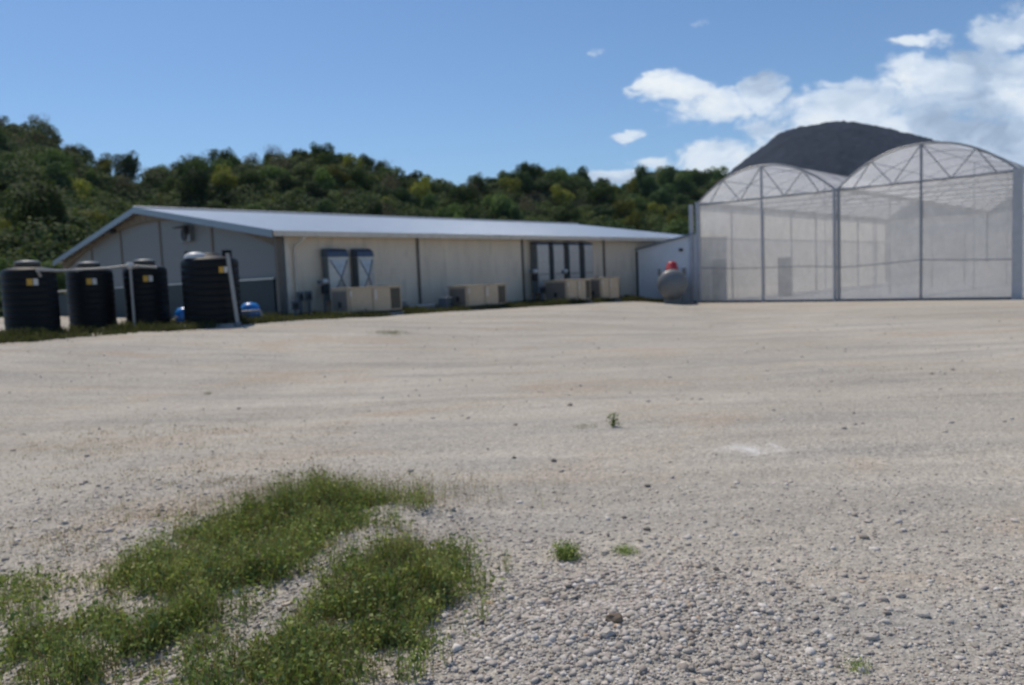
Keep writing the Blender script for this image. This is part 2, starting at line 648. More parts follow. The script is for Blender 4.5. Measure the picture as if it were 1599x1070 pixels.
def mountain(name, pts, Yc, depth, m, amp, seed, rise=0.0):
    P = np.array([pray(*p) for p in pts])
    a = np.linspace(P[0, 0], P[-1, 0], 420)
    el = np.interp(a, P[:, 0], P[:, 1])
    k = np.ones(9) / 9
    el = np.convolve(np.pad(el, 4, 'edge'), k, 'valid')
    t = np.linspace(0, 1.8, 160)
    A, T = np.meshgrid(a, t)
    Y = Yc - depth + depth * T
    H = np.interp(A, a, el) * Yc
    prof = np.where(T < 1, np.sin(np.pi / 2 * T) ** .9, np.cos((T - 1) * 1.2))
    Z = H * prof + amp * (fbm(A * Y / 70, Y / 70, 5, seed) * np.minimum(T, .6) + .55 * np.abs(vnoise(A * Y / 9, Y / 9, seed + 9))) - 2
    V = np.stack([A * Yc * (1 + (T - 1) * depth / Yc), Y, Z], -1).reshape(-1, 3)
    n = len(a)
    ii = (np.arange(len(t) - 1)[:, None] * n + np.arange(n - 1)[None]).ravel()
    o = mesh_from(name, V, np.stack([ii, ii + 1, ii + n + 1, ii + n], -1), m, smooth=False)
    return tag(o, kind='structure')


mm = mat('far_forest', (.026, .030, .042), .95, 0, .05, .35, .03, 1.0, .2, dirt=(.009, .012, .020))
mountain('mountain', [(1080, 330), (1110, 300), (1135, 275), (1180, 243), (1220, 213), (1258, 203), (1300, 199), (1350, 203), (1440, 219), (1520, 245), (1600, 275), (1800, 330), (2000, 370)], 1400, 600, mm, 6, 71)
mm2 = mat('near_forest', (.030, .042, .022), .95, 0, .05, .4, .06, 1.0, .5, dirt=(.02, .03, .016))
mountain('small_hill', [(930, 330), (975, 290), (1005, 272), (1040, 265), (1090, 267), (1120, 271), (1170, 277), (1260, 295), (1400, 330)], 420, 160, mm2, 3, 77)

# ------------------------------------------------------------------ trees of the hillside
def leaf_cloud(n, rad, size, lobes, rg, flat=.8, fill=.35):
    """many small leaf clumps (bent quads) spread through a lobed crown"""
    cs = []
    for k in range(lobes):
        a = rg.uniform(0, 6.28)
        rr = rad * rg.uniform(.15, .62)
        cs.append((rr * math.cos(a), rr * math.sin(a), rad * flat * rg.uniform(-.5, .7), rad * rg.uniform(.26, .48)))
    cs.append((0, 0, -.1 * rad, rad * .62))
    cs = np.array(cs)
    w_ = cs[:, 3] ** 2
    idx = rg.choice(len(cs), n, p=w_ / w_.sum())
    d = rg.normal(size=(n, 3))
    d /= np.linalg.norm(d, axis=1)[:, None]
    r = cs[idx, 3] * (fill + (1 - fill) * rg.random(n) ** .45) * (1 + .18 * rg.normal(size=n) * (rg.random(n) < .3))
    p = cs[idx, :3] + d * r[:, None] * np.array([1, 1, flat])
    return p, d


def quads(p, nrm, size, rg, tilt=.7):
    n = len(p)
    nn = nrm + tilt * rg.normal(size=(n, 3)) + np.array([0, 0, .35])
    nn /= np.linalg.norm(nn, axis=1)[:, None]
    ref = rg.normal(size=(n, 3))
    e1 = np.cross(nn, ref)
    e1 /= np.linalg.norm(e1, axis=1)[:, None]
    e2 = np.cross(nn, e1)
    s = size * rg.uniform(.55, 1.3, n)[:, None]
    q = np.stack([p - e1 * s, p + e2 * s * .55, p + e1 * s, p - e2 * s * .55], 1)
    return q.reshape(-1, 3), np.arange(4 * n).reshape(n, 4)


def branches(rg, h, rad, n, r0, twig=False):
    mb = MB()
    lean = Vector((rg.uniform(-.3, .3), rg.uniform(-.3, .3), 0))
    top = Vector((0, 0, h)) + lean
    mb.tube([(0, 0, -1.2), lean * .3 + Vector((0, 0, h * .4)), top], [r0, r0 * .7, r0 * .35], 6)
    for k in range(n):
        a = k * 2.4 + rg.uniform(-.3, .3)
        zb = h * rg.uniform(.35, .9)
        st_ = Vector((0, 0, zb)) + lean * (zb / h)
        d = Vector((math.cos(a), math.sin(a), rg.uniform(.4, 1.1)))
        L = rad * rg.uniform(.6, 1.0)
        mid = st_ + d * L * .5 + Vector((0, 0, .1))
        end = st_ + d * L
        mb.tube([st_, mid, end], [r0 * .4, r0 * .25, r0 * .08], 4, False)
        if twig:
            for j in range(9):
                b0 = st_.lerp(end, rg.uniform(.3, 1))
                dd = Vector(rg.normal(size=3)) * .5 + d * .5
                dd.z = abs(dd.z)
                mb.tube([b0, b0 + dd * rad * rg.uniform(.25, .5)], [r0 * .1, r0 * .04], 3, False)
    return mb


bark = mat('grey_bark', (.10, .085, .07), .9, 0, .1, .3, 4, .6, 30)
KINDS = {
    'dark': ('dark green dense bushy tree', foliage_mat('dark_leaves', (.025, .044, .022), (.042, .074, .032), (.070, .108, .044))),
    'mid': ('mid green rounded tree', foliage_mat('mid_leaves', (.042, .066, .024), (.070, .110, .036), (.11, .155, .05))),
    'yellow': ('yellow green airy tree', foliage_mat('yellow_leaves', (.09, .10, .025), (.155, .165, .036), (.22, .23, .06))),
    'brown': ('grey brown half bare tree', foliage_mat('dry_leaves', (.055, .05, .042), (.085, .075, .06), (.12, .105, .085)))}
PROTOS = {}
pr = np.random.default_rng(5)
for kname, (lab, lm) in KINDS.items():
    PROTOS[kname] = []
    for v in range(4 if kname in ('dark', 'mid') else 3):
        root = empty('tree', (0, 0, -500))
        rad = 1.0
        n_ = {'dark': 3000, 'mid': 3000, 'yellow': 2000, 'brown': 800}[kname]
        p, d = leaf_cloud(n_, 2.7, .2, 9 + v, pr, flat=[.75, .95, .8, 1.1][v], fill=.62)
        p[:, 2] += 2.9
        q, f = quads(p, d, .17 if kname != 'brown' else .12, pr, .38)
        mesh_from('crown', q, f, lm, root)
        branches(pr, 2.9, 2.2, 7, .14, kname == 'brown').build('trunk', bark, root)
        PROTOS[kname].append(root)

USED = set()


def put_tree(kind, v, x, y, z, s, rz, label, group, sz=1.0):
    proto = PROTOS[kind][v]
    if (kind, v) not in USED:
        USED.add((kind, v))
        o = proto
    else:
        o = copy_tree(proto)
    o.location = (x, y, z)
    o.rotation_euler = (0, 0, rz)
    o.scale = (s, s, s * sz)
    return tag(o, label, 'tree', group)


GT = 'trees on the wooded hillside'
tr = random.Random(42)
cnt = 0
rows = [(1.0, .0215), (.95, .027), (.84, .036), (.74, .040), (.63, .044), (.50, .050), (.36, .057), (.20, .068), (.04, .082)]
for ri, (t, da) in enumerate(rows):
    a = -.76 + (ri % 2) * da * .5
    while a < .29:
        Yr, Zr = ridge(a)
        foot = float(np.interp(a, [-.9, -.6, -.35, -.05, .1, .4], [44, 48, 66, 78, 84, 90]))
        Y = float(foot + (Yr - foot) * (t + tr.uniform(-.03, .03) * (ri > 0)))
        aj = a + tr.uniform(-.35, .35) * da
        x = aj * Y
        z = float(hill_z(np.array(aj), np.array(Y)))
        wgt = [('dark', 2.4), ('mid', 3.4), ('yellow', 1.9 if aj > -.45 else 1.1), ('brown', (2.4 if ri < 3 and aj < -.25 else .5))]
        kind = tr.choices([k for k, _ in wgt], [w_ for _, w_ in wgt])[0]
        if ri <= 1 and kind == 'dark' and tr.random() < .7: kind = 'mid'
        if ri <= 1 and -.70 < aj < -.27 and tr.random() < .5: kind = 'brown'
        if ri >= 7 and aj < -.5: kind = tr.choice(['yellow', 'mid', 'mid', 'yellow'])
        s = tr.uniform(.55, 1.0) * (Yr / 125) ** .6
        if ri == 0: s *= tr.choice([.6, .7, .8, .95])
        v = tr.randrange(len(PROTOS[kind]))
        pxx = 799.5 + FPX * aj
        where = ['on the skyline', 'just under the skyline', 'high on the slope', 'on the upper slope', 'midway up the slope', 'just below mid slope', 'on the lower slope', 'near the foot of the slope', 'at the foot of the slope'][ri]
        side = next(n_ for lim, n_ in ((90, 'above the leftmost tank'), (190, 'above the second tank'), (270, 'above the roof peak'), (340, 'above the gable fan'), (400, 'above the leaning pole'), (470, 'above the shed corner'), (530, 'above the wider duct'), (600, 'above the narrower duct'), (680, 'above the pipe stacks'), (760, 'above the lone middle cabinet'), (830, 'left of the tall ducts'), (930, 'above the four tall ducts'), (1010, 'above the farthest cabinet'), (9999, 'above the link annex')) if pxx < lim)
        size = 'small' if s < .72 else 'middling' if s < .9 else 'tall'
        lbl = '%s %s %s %s %s' % (size, ['low', 'round', 'broad', 'upright'][v], {'dark': 'dark green tree', 'mid': 'mid green tree', 'yellow': 'yellow green tree', 'brown': 'half-bare brown tree'}[kind], where, side)
        put_tree(kind, v, x, Y, z - (1.1 if ri == 0 else .8 if ri == 1 else .5), s, tr.uniform(0, 6.28), lbl, GT, tr.uniform(.85, 1.2))
        cnt += 1
        a += da * (1.0 if aj < .1 else .8)
print('trees', cnt)
# undergrowth that fills between the trees
pu, du = [], []
for k in range(2300):
    a = rng.uniform(-.85, .38)
    Yr, Zr = ridge(a)
    foot = float(np.interp(a, [-.9, -.6, -.35, -.05, .1, .4], [44, 48, 66, 78, 84, 90]))
    t = rng.random() ** .62 * 1.02
    Y = foot - 3 + (float(Yr) - foot) * t
    z = float(hill_z(np.array(a), np.array(Y)))
    rad = rng.uniform(1.2, 2.4)
    nn = 230
    d = rng.normal(size=(nn, 3))
    d /= np.linalg.norm(d, axis=1)[:, None]
    d[:, 2] = np.abs(d[:, 2])
    p = d * rad * rng.uniform(.8, 1.05, (nn, 1)) * np.array([1, 1, .85]) + np.array([a * Y, Y, z + .3])
    pu.append(p)
    du.append(d)
q, f = quads(np.vstack(pu), np.vstack(du), .20, rng, .4)
tag(mesh_from('undergrowth', q, f, foliage_mat('undergrowth_leaves', (.024, .042, .022), (.055, .085, .034), (.125, .14, .048), .75, .12)),
    'low green bushes covering the slope between the hillside trees', 'undergrowth', kind='stuff')

# ------------------------------------------------------------------ materials of the buildings
def roof_sheet():
    m = siding_mat('roof_sheet', (.37, .40, .43), .3, 0, .02)
    b = m.node_tree.nodes['Principled BSDF']
    b.inputs['Metallic'].default_value = .6
    b.inputs['Roughness'].default_value = .33
    for l in list(b.inputs['Roughness'].links):
        m.node_tree.links.remove(l)
    return m


M = {
    'wall': siding_mat('cream_siding', (.74, .63, .49), .2, 2, .006),
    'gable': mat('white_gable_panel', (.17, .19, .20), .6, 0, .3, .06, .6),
    'dark_wall': mat('dark_wainscot', (.032, .05, .058), .7, 0, .3, .25, 1.5, .3, 20),
    'seam': mat('brown_batten', (.14, .125, .105), .7),
    'soffit': mat('brown_soffit', (.16, .14, .11), .8, 0, .2, .25, 3),
    'roof': roof_sheet(),
    'fascia': mat('metal_fascia', (.20, .25, .30), .45, .5, .5, .1, 2),
    'gutter': mat('cream_gutter', (.66, .60, .50), .5, 0, .5, .1, 2, dirt=(.48, .40, .31)),
    'galv': mat('galvanised_steel', (.50, .50, .48), .45, .5, .5, .15, 6),
    'galv_dark': mat('dull_steel_and_side_shade', (.17, .19, .20), .5, .4, .5, .15, 6),  # dull steel parts, and the painted shade on the duct sides
    'blue_hood': mat('blue_grey_hood', (.085, .11, .15), .4, .3, .5, .2, 4),
    'ac': mat('beige_cabinet', (.50, .40, .28), .55, 0, .4, .08, 3, dirt=(.40, .32, .25)),
    'louvre': mat('dark_coil', (.085, .07, .045), .6, .3, .4, .2, 30),
    'black': mat('black_plastic', (.006, .0065, .007), .5, 0, .22, .3, 2, .2, 60),
    'pale_pipe': mat('pale_pvc', (.34, .33, .30), .45, 0, .5, .1, 3, dirt=(.28, .26, .22)),
    'concrete': mat('concrete_pad', (.30, .30, .29), .9, 0, .2, .2, 5, .4, 40),
    'blue': mat('blue_pressure_vessel', (.015, .19, .55), .35, 0, .5, .12, 5),
    'grey_tank': mat('grey_tank_paint', (.15, .16, .165), .42, 0, .5, .08, 3, dirt=(.12, .13, .135)),
    'red': mat('red_dome', (.36, .02, .03), .45, 0, .5, .15, 6),
    'annex': mat('annex_panel', (.78, .78, .78), .6, 0, .3, .06, 1),
    'dark': mat('dark_gap', (.02, .022, .025), .7),
    'elec': mat('grey_enclosure', (.13, .15, .17), .5, .2, .4, .15, 6),
    'lamp': mat('white_lamp_housing', (.55, .56, .54), .4),
    'yellow': mat('yellow_sticker', (.62, .36, .05), .6),
    'white': mat('white_sticker', (.62, .60, .56), .6),
    'frame': mat('greenhouse_frame', (.30, .31, .32), .45, .5, .5, .15, 4),
    'frame_pale': mat('pale_greenhouse_post', (.46, .46, .47), .5, .1, .5, .1, 3),
    'rust': mat('rusty_scrap', (.14, .09, .06), .85, .2, .3, .3, 8, .5, 40),
    'timber': mat('weathered_timber', (.20, .17, .135), .9, 0, .2, .25, 4, .4, 40, stretch=(1, 6, 1)),
    'net': film_mat('insect_screen', .61, (.97, .93, .86), .62),
    'net_dark': film_mat('dense_side_screen', .88, (.86, .83, .78), .55),  # denser, slightly darker screen for the lower curtain
    'net_bright': film_mat('translucent_net', .84, (.97, .93, .86), .72),  # denser and more translucent than the front screen
    'film': film_mat('roof_film', .62, (.95, .95, .95), .7, .25, .10),
    'film_front': film_mat('gable_film', .36, (.93, .95, .97), .65, .3, .06),
}

# ------------------------------------------------------------------ long building (local: x along the wall, y into the building)
LB, WB, HB, RB = 30.0, 22.4, 3.0, 1.77
bld = empty('long_shed', (C0[0], C0[1], BZ), B_RZ, 'long low cream shed with a pale metal gable roof behind the black tanks', 'shed')


def roofz(y):
    return HB + RB * (1 - abs(y - WB / 2) / (WB / 2))


def archz(y):
    return min(2.5 + 1.72 * (1 - ((y - WB / 2) / (WB / 2)) ** 2), roofz(y) - .12)


# walls
mb = MB()
mb.box(.02, LB, 0, .15, -1.3, HB - .02)
mb.box(.02, LB, WB - .15, WB, -1.3, HB - .02)
mb.build('wall', M['wall'], bld)
ys = np.linspace(0, WB, 41)
mb = MB()
mb.prism([(.0, -1.3), (WB, -1.3)] + [(float(y), roofz(float(y)) - .06) for y in ys[::-1]], -.12, .018)
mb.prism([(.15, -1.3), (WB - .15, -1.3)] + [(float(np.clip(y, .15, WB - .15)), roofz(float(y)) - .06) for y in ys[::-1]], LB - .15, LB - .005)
gw = mb.build('gable_wall', M['gable'], bld)
mb = MB()
mb.box(-.20, -.123, .55, WB - .3, -1.3, 1.40)
wsc = mb.build('wainscot', M['dark_wall'], bld)
MB().box(-.215, -.124, .5, WB - .3, 1.403, 1.46).build('cap_rail', M['galv'], wsc)
# brown arched spandrel under the rake
mb = MB()
inner = [(float(y), archz(float(y))) for y in ys]
outer = [(float(y), roofz(float(y)) - .062) for y in ys]
for i in range(len(ys) - 1):
    a0, a1, b1, b0 = inner[i], inner[i + 1], outer[i + 1], outer[i]
    mb.prism([a0, a1, b1, b0], -.30, -.125)
mb.build('arched_spandrel', M['soffit'], bld)
for y in (18.34, 14.38, 9.92, 5.09):
    MB().box(-.165, -.123, y - .07, y + .07, 1.465, archz(y) - .002).build('batten', M['seam'], bld)
MB().box(-.34, -.121, -.06, .10, -1.3, HB - .17).build('corner_trim', M['seam'], bld)
# roof: two slopes, real thickness
for sgn in (0, 1):
    mb = MB()
    o_ = .38
    ye, yr = (-o_, WB / 2) if not sgn else (WB + o_, WB / 2)
    ze = HB - RB * o_ / (WB / 2)
    zr = HB + RB
    mb.prism([(ye, ze), (yr, zr), (yr, zr + .09), (ye, ze + .09)], -.62, LB + .6)
    mb.build('roof', M['roof'], bld)
    mb = MB()
    mb.prism([(ye, ze - .14), (yr, zr - .14), (yr, zr + .115), (ye, ze + .115)], -.665, -.622)
    mb.build('rake_trim', M['fascia'], bld)
    MB().prism([(ye, ze - .14), (yr, zr - .14), (yr, zr + .115), (ye, ze + .115)], LB + .602, LB + .64).build('rake_trim', M['fascia'], bld)
MB().tube([(-.66, WB / 2, HB + RB + .09), (LB + .64, WB / 2, HB + RB + .09)], .09, 8).build('ridge_cap', M['galv'], bld)
# rafters under the overhang seen at the left rake
mb = MB()
for y in np.arange(11.8, WB, 1.1):
    mb.box(-.62, -.302, y, y + .06, roofz(float(y)) - .14, roofz(float(y)) - .05)
mb.build('lookout', M['timber'], bld)
g = MB()
zg = HB - RB * .38 / (WB / 2)
g.prism([(-.52, zg - .10), (-.385, zg - .10), (-.385, zg + .07), (-.40, zg + .07), (-.40, zg - .075), (-.505, zg - .075), (-.505, zg + .08), (-.52, zg + .08)], -.60, LB + .55)
g.build('gutter', M['gutter'], bld)
MB().box(-.3, LB + .3, -.30, -.003, zg - .06, zg - .035).build('soffit', M['soffit'], bld)
mb = MB()
mb.tube([(.55, -.45, zg - .1), (.5, -.40, zg - .2), (.36, -.12, zg - .42), (.34, -.08, zg - .6), (.34, -.08, -.5)], .05, 8)
mb.build('downpipe', M['gutter'], bld)
MB().box(-.02, .12, -.06, -.002, -1.3, HB - .15).build('corner_post', M['gutter'], bld)
for s in (5.97, 12.23, 18.52, 24.6):
    mb = MB()
    mb.box(s - .05, s + .05, -.07, -.002, -1.0, HB - .12)
    mb.build('batten', M['seam'], bld)
# hooded exhaust fan on the gable
fan = empty('exhaust_fan', (0, 0, 0))
fan.parent = bld
del fan
fh = MB()
fh.box(-.32, -.124, 6.62, 7.62, 3.12, 3.72)
fo = fh.build('exhaust_fan', M['galv_dark'], bld)
fr = MB()
fr.prism([(6.6, 3.74), (7.66, 3.74), (7.66, 3.70), (6.6, 3.70)], -.55, -.322)
fr.tube([(-.36, 7.1, 3.42), (-.33, 7.1, 3.42)], .27, 20)
fr.prism([(6.66, 3.40), (6.72, 3.40), (6.72, 3.70), (6.66, 3.70)], -.52, -.33)
fr.build('fan_hood', M['dark'], fo)
MB().box(-.58, -.31, 14.35, 14.8, 3.98, 4.22).build('floodlight', M['dark'], bld, .02)
# annex joining the greenhouse
an = empty('link_annex', tuple((C0 + EX * 21.5)) + (BZ,), B_RZ, 'small pale grey link annex with sloping roof between the long shed and the greenhouse', 'annex')
mb = MB()
mb.prism([(-.06, -1.0), (-.06, 2.36), (-3.72, 2.98), (-3.72, -1.0)], 0, 3.0)
mb.build('wall', M['annex'], an)
MB().prism([(-.04, 2.365), (-.04, 2.44), (-3.70, 3.06), (-3.70, 2.985)], -.15, 3.2).build('roof', M['fascia'], an)
MB().box(-.10, -.003, -2.95, -2.75, 2.15, 2.3).build('wall_light', M['dark'], an, .02)
MB().box(-.04, -.003, -.12, -.03, -1, 2.3).build('edge_trim', M['dark'], an)

# fence left of the shed
c_, s_ = C0 + EY * (WB + .3), None
fen = empty('boundary_fence', (c_[0], c_[1], BZ), B_RZ, 'low dark green fence with a pale top rail behind the leftmost tanks', 'fence')
MB().box(-.03, .03, 0, 26, -1.2, 1.25).build('screen', M['dark_wall'], fen)
MB().tube([(0, 0, 1.42), (0, 26, 1.42)], .06, 8).build('top_rail', M['pale_pipe'], fen)
for k in range(10):
    MB().tube([(.06, .1 + k * 2.7, -1.2), (.06, .1 + k * 2.7, 1.36)], .04, 8).build('post', M['galv'], fen)


def L2W(s, t, z=0.0):
    """shed coordinates -> world"""
    p = C0 + EX * s + EY * t
    return (p[0], p[1], z)


# ------------------------------------------------------------------ sheet-metal duct hoods on the long wall
def duct(s0, s1, z0, z1, dpt, cross, label, group, s_mat):
    o = empty('wall_duct', L2W((s0 + s1) / 2, 0, BZ), B_RZ, label, 'duct', group)
    h = (s1 - s0) / 2
    hh_ = .3 if cross else .14
    y0, y1 = -dpt, -.09
    MB().box(-h, h, y0, y1, z0, z1 - hh_).build('duct_body', s_mat, o, .01)
    MB().box(-h - .012, -h - .002, y0 + .03, y1 - .02, z0 + .02, z1 - hh_ - .02).build('side_shade_panel', M['galv_dark'], o)  # left side in darker steel, its shade put into the colour
    MB().prism([(y1, z1 - hh_ + .003), (y0 - .03, z1 - hh_ + .003), (y0 + .02, z1 - hh_ * .4), (y0 + .20, z1), (y1, z1)], -h - .02, h + .02).build('hood', M['blue_hood'], o, .01)
    fl = MB()
    fl.box(-h + .04, h - .04, y0 - .015, y0 - .002, z0 + .04, z0 + .09)
    fl.box(-h + .04, h - .04, y0 - .015, y0 - .002, z1 - .40, z1 - .35)
    fl.box(-h + .0, -h + .04, y0 - .015, y0 - .002, z0 + .04, z1 - .35)
    fl.box(h - .04, h - .0, y0 - .015, y0 - .002, z0 + .04, z1 - .35)
    fl.build('flange', M['galv'], o)
    if cross:      # cross-broken sheet: four shallow facets meeting at a raised centre, brace bars along the creases
        zc, cx = (z0 + z1 - .25) / 2, 0
        zz0, zz1, hh = z0 + .09, z1 - .40, h - .05
        vs = [(-hh, y0 - .003, zz0), (hh, y0 - .003, zz0), (hh, y0 - .003, zz1), (-hh, y0 - .003, zz1), (0, y0 - .13, zc)]
        m4 = MB()
        m4.add(vs, [(0, 1, 4), (1, 2, 4), (2, 3, 4), (3, 0, 4)])
        m4.build('cross_broken_panel', M['galv'], o)
        for sx in (-1, 1):
            MB().tube([(sx * hh, y0 - .012, zz0), (0, y0 - .14, zc), (-sx * hh, y0 - .012, zz1)], .02, 6).build('crease_bar', M['elec'], o)
    else:
        zz = (z0 * 1.9 + z1) / 2.9
        MB().box(-h + .04, h - .04, y0 - .014, y0 - .002, zz, zz + .04).build('seam_band', M['galv_dark'], o)
    return o


G1, G2 = 'pair of cross-braced duct hoods', 'row of four tall pale duct hoods'
duct(1.42, 2.28, .55, 2.42, .5, True, 'wider metal wall duct with X creased panel and dark hood, nearest the shed corner', G1, M['galv'])
duct(2.70, 3.40, .55, 2.42, .5, True, 'narrower metal wall duct with X creased panel, right of the pair over the biggest cabinet', G1, M['galv'])
for k, (a, b, w_) in enumerate([(12.75, 13.55, 'first from the left'), (13.92, 14.66, 'second from the left'), (15.10, 15.84, 'third from the left'), (16.3, 16.95, 'rightmost')]):
    duct(a, b, .4, 2.74, .5, False, 'tall pale sheet metal wall duct, %s in the row of four' % w_, G2, M['galv'])


# ------------------------------------------------------------------ packaged air-conditioning cabinets
def ac_unit(s0, s1, t_f, dep, z1, label, louv=.2):
    zb = gz(*L2W((s0 + s1) / 2, t_f + dep / 2)[:2])
    o = empty('air_handler', L2W((s0 + s1) / 2, t_f + dep / 2, zb), B_RZ, label, 'air conditioner', 'beige cooling cabinets along the shed wall')
    h, d = (s1 - s0) / 2, dep / 2
    H = z1 + BZ - zb
    MB().box(-h - .06, h + .06, -d - .05, d + .05, -.3, .09).build('concrete_base', M['concrete'], o, .01)
    MB().box(-h + .02, h - .02, -d + .02, d - .02, .092, .17).build('base_rail', M['dark'], o)
    MB().box(-h, h, -d, d, .172, H - .04).build('cabinet', M['ac'], o, .012)
    MB().box(-h - .025, h + .025, -d - .025, d + .025, H - .038, H).build('top_cover', M['ac'], o, .01)
    xl = h - (2 * h) * louv
    MB().box(xl, h - .06, -d - .012, -d - .002, .22, H - .08).build('coil_guard', M['louvre'], o)
    sl = MB()
    for k in range(9):
        zz = .25 + k * (H - .36) / 8
        sl.box(xl, h - .06, -d - .03, -d - .014, zz, zz + .012)
    sl.build('guard_wire', M['galv_dark'], o)
    for xx in (-h * .95, -h * .12, xl - .03):
        MB().box(xx, xx + .02, -d - .012, -d - .002, .2, H - .07).build('panel_seam', M['seam'], o)
    MB().box(-h * .98 + .05, -h * .98 + .13, -d - .016, -d - .004, H - .32, H - .12).build('sticker', M['white'], o)
    MB().box(-h * .02, -h * .02 + .07, -d - .016, -d - .004, H - .45, H - .1).build('sticker', M['white'], o)
    MB().box(-h - .012, -h - .002, -d + .08, d - .08, .25, H - .12).build('end_shade_panel', mat_end, o)
    MB().box(-h - .03, -h - .013, -.1, .06, .35, .55).build('service_valve_box', M['dark'], o)
    fn = MB()
    fn.lathe([(.0, H + .001), (.30, H + .001), (.34, H + .03), (.36, H + .03), (.36, H + .001)], 24, (h * .45, 0, 0))
    fn.build('fan_ring', M['galv_dark'], o)
    return o


mat_end = mat('shaded_brown_end', (.19, .16, .135), .6)  # end colour darkened to carry the shade of that cabinet face
ac_unit(.78, 3.05, -2.5, 1.0, 1.0, 'largest beige cooling cabinet on the ground below the pair of cross-braced ducts')
ac_unit(6.24, 8.46, -2.5, 1.05, .89, 'beige cooling cabinet standing alone midway along the shed wall')
ac_unit(12.33, 14.1, -2.5, 1.3, .94, 'beige cooling cabinet with dark left end below the row of four tall ducts')
ac_unit(15.0, 16.5, -2.4, 1.0, .95, 'farthest beige cooling cabinet, nearest the link annex', .02)


# round white lamps / gauges on brackets by the ducts
def ball(s, z, label):
    zt = BZ + z
    p = L2W(s, -.42)
    o = empty('wall_light', (p[0], p[1], gz(p[0], p[1])), B_RZ, label, 'light', 'round white headed lights beside the ducts')
    zl = zt - gz(p[0], p[1])
    MB().tube([(0, 0, -.2), (0, 0, zl - .1)], .035, 8).build('post', M['elec'], o)
    MB().lathe([(0, -.09), (.07, -.09), (.12, -.04), (.13, .03), (.10, .09), (0, .11)], 20, (0, -.08, zl)).build('lamp_head', M['lamp'], o)
    MB().box(-.26, -.13, -.14, .02, zl - .08, zl + .06).build('side_box', M['elec'], o, .01)
    MB().box(-.10, .12, -.1, .05, zl - .42, zl - .13).build('junction_box', M['dark'], o, .01)


ball(1.23, 1.24, 'round white lamp head on a dark post left of the nearest duct')
ball(12.53, 1.37, 'round white lamp head on a dark post left of the four tall ducts')
ball(14.72, 1.33, 'round white lamp head on a dark post between the second and third tall ducts')


def pedestal(s, t, h, label, wd=.20):
    p = L2W(s, t)
    z = gz(*p[:2])
    o = empty('electrical_pedestal', (p[0], p[1], z), B_RZ, label, 'electrical box', 'electrical pedestals by the shed corner')
    MB().box(-.035, .035, -.035, .035, -.2, h - .3).build('post', M['elec'], o)
    MB().box(-wd / 2, wd / 2, -.07, .07, h - .33, h).build('enclosure', M['elec'], o, .012)
    MB().box(-wd / 2 + .03, wd / 2 - .03, -.082, -.072, h - .29, h - .08).build('cover', M['dark'], o)
    MB().tube([(wd * .25, 0, h - .33), (wd * .25, .02, -.1)], .02, 6).build('conduit', M['pale_pipe'], o)


pedestal(.28, -.35, .92, 'grey electrical box on a post, left one of the pair by the shed corner')
pedestal(.62, -.35, .94, 'grey electrical box on a post, right one of the pair by the shed corner')
pedestal(-.35, -1.0, .62, 'short grey electrical box on a post in front of the shed corner downpipe', .28)
pedestal(12.15, -1.2, .85, 'blue grey electrical box beside the cabinet with the dark left end', .5)
pedestal(17.1, -.6, 1.25, 'slim electrical box rising behind the farthest cabinet', .22)


# ------------------------------------------------------------------ scrap between the cabinets
def rockmesh(name, loc, s, m, seed, label, cat='rock', group=None):
    g_ = np.random.default_rng(seed)
    import bmesh
    bm = bmesh.new()
    bmesh.ops.create_icosphere(bm, subdivisions=2, radius=1)
    for v in bm.verts:
        k = 1 + .22 * float(g_.normal()) * .6 + .15 * math.sin(v.co.x * 3 + seed)
        v.co = Vector((v.co.x * s[0] * k, v.co.y * s[1] * k, v.co.z * s[2] * k))
    me = bpy.data.meshes.new(name)
    bm.to_mesh(me)
    bm.free()
    me.materials.append(m)
    o = bpy.data.objects.new(name, me)
    col.objects.link(o)
    o.location = loc
    return tag(o, label, cat, group)


def pipe_bundle(s, t, label, L, rz, seed):
    p = L2W(s, t)
    o = empty('pipe_stack', (p[0], p[1], gz(*p[:2])), B_RZ + rz, label, 'pipes')
    g_ = random.Random(seed)
    for k in range(6):
        y, z = -.25 + (k % 3) * .2 + (k // 3) * .1, .08 + (k // 3) * .15
        MB().tube([(-L / 2 + g_.uniform(-.2, .2), y, z), (L / 2 + g_.uniform(-.2, .2), y, z)], .075, 10).build('pipe', M['pale_pipe'] if k % 2 else M['galv_dark'], o)


pipe_bundle(4.5, -1.6, 'stack of grey and pale pipes on the ground right of the largest cabinet', 1.3, .1, 1)
pipe_bundle(5.4, -.9, 'dark pipe stack against the wall left of the lone middle cabinet', .9, -.2, 2)
for k, (s, t, w_, h_, lab) in enumerate([(3.85, -1.5, .28, .42, 'dull metal scrap box leaning right beside the largest cabinet'), (5.75, -1.8, .4, .5, 'dark metal scrap box just left of the lone middle cabinet')]):
    p = L2W(s, t)
    o = empty('scrap_box', (p[0], p[1], gz(*p[:2])), B_RZ + .3 * k, lab, 'box')
    MB().box(-w_ / 2, w_ / 2, -w_ / 2, w_ / 2, -.05, h_).build('body', M['galv_dark' if k == 0 else 'elec'], o, .02)
    MB().box(-w_ / 2 - .02, w_ / 2 + .02, -w_ / 2 - .02, w_ / 2 + .02, h_ + .002, h_ + .04).build('lid', M['galv'], o, .01)
    MB().tube([(-.08, -w_ / 2 - .05, h_ * .6), (0, -w_ / 2 - .09, h_ * .6), (.08, -w_ / 2 - .05, h_ * .6)], .012, 6).build('handle', M['dark'], o)


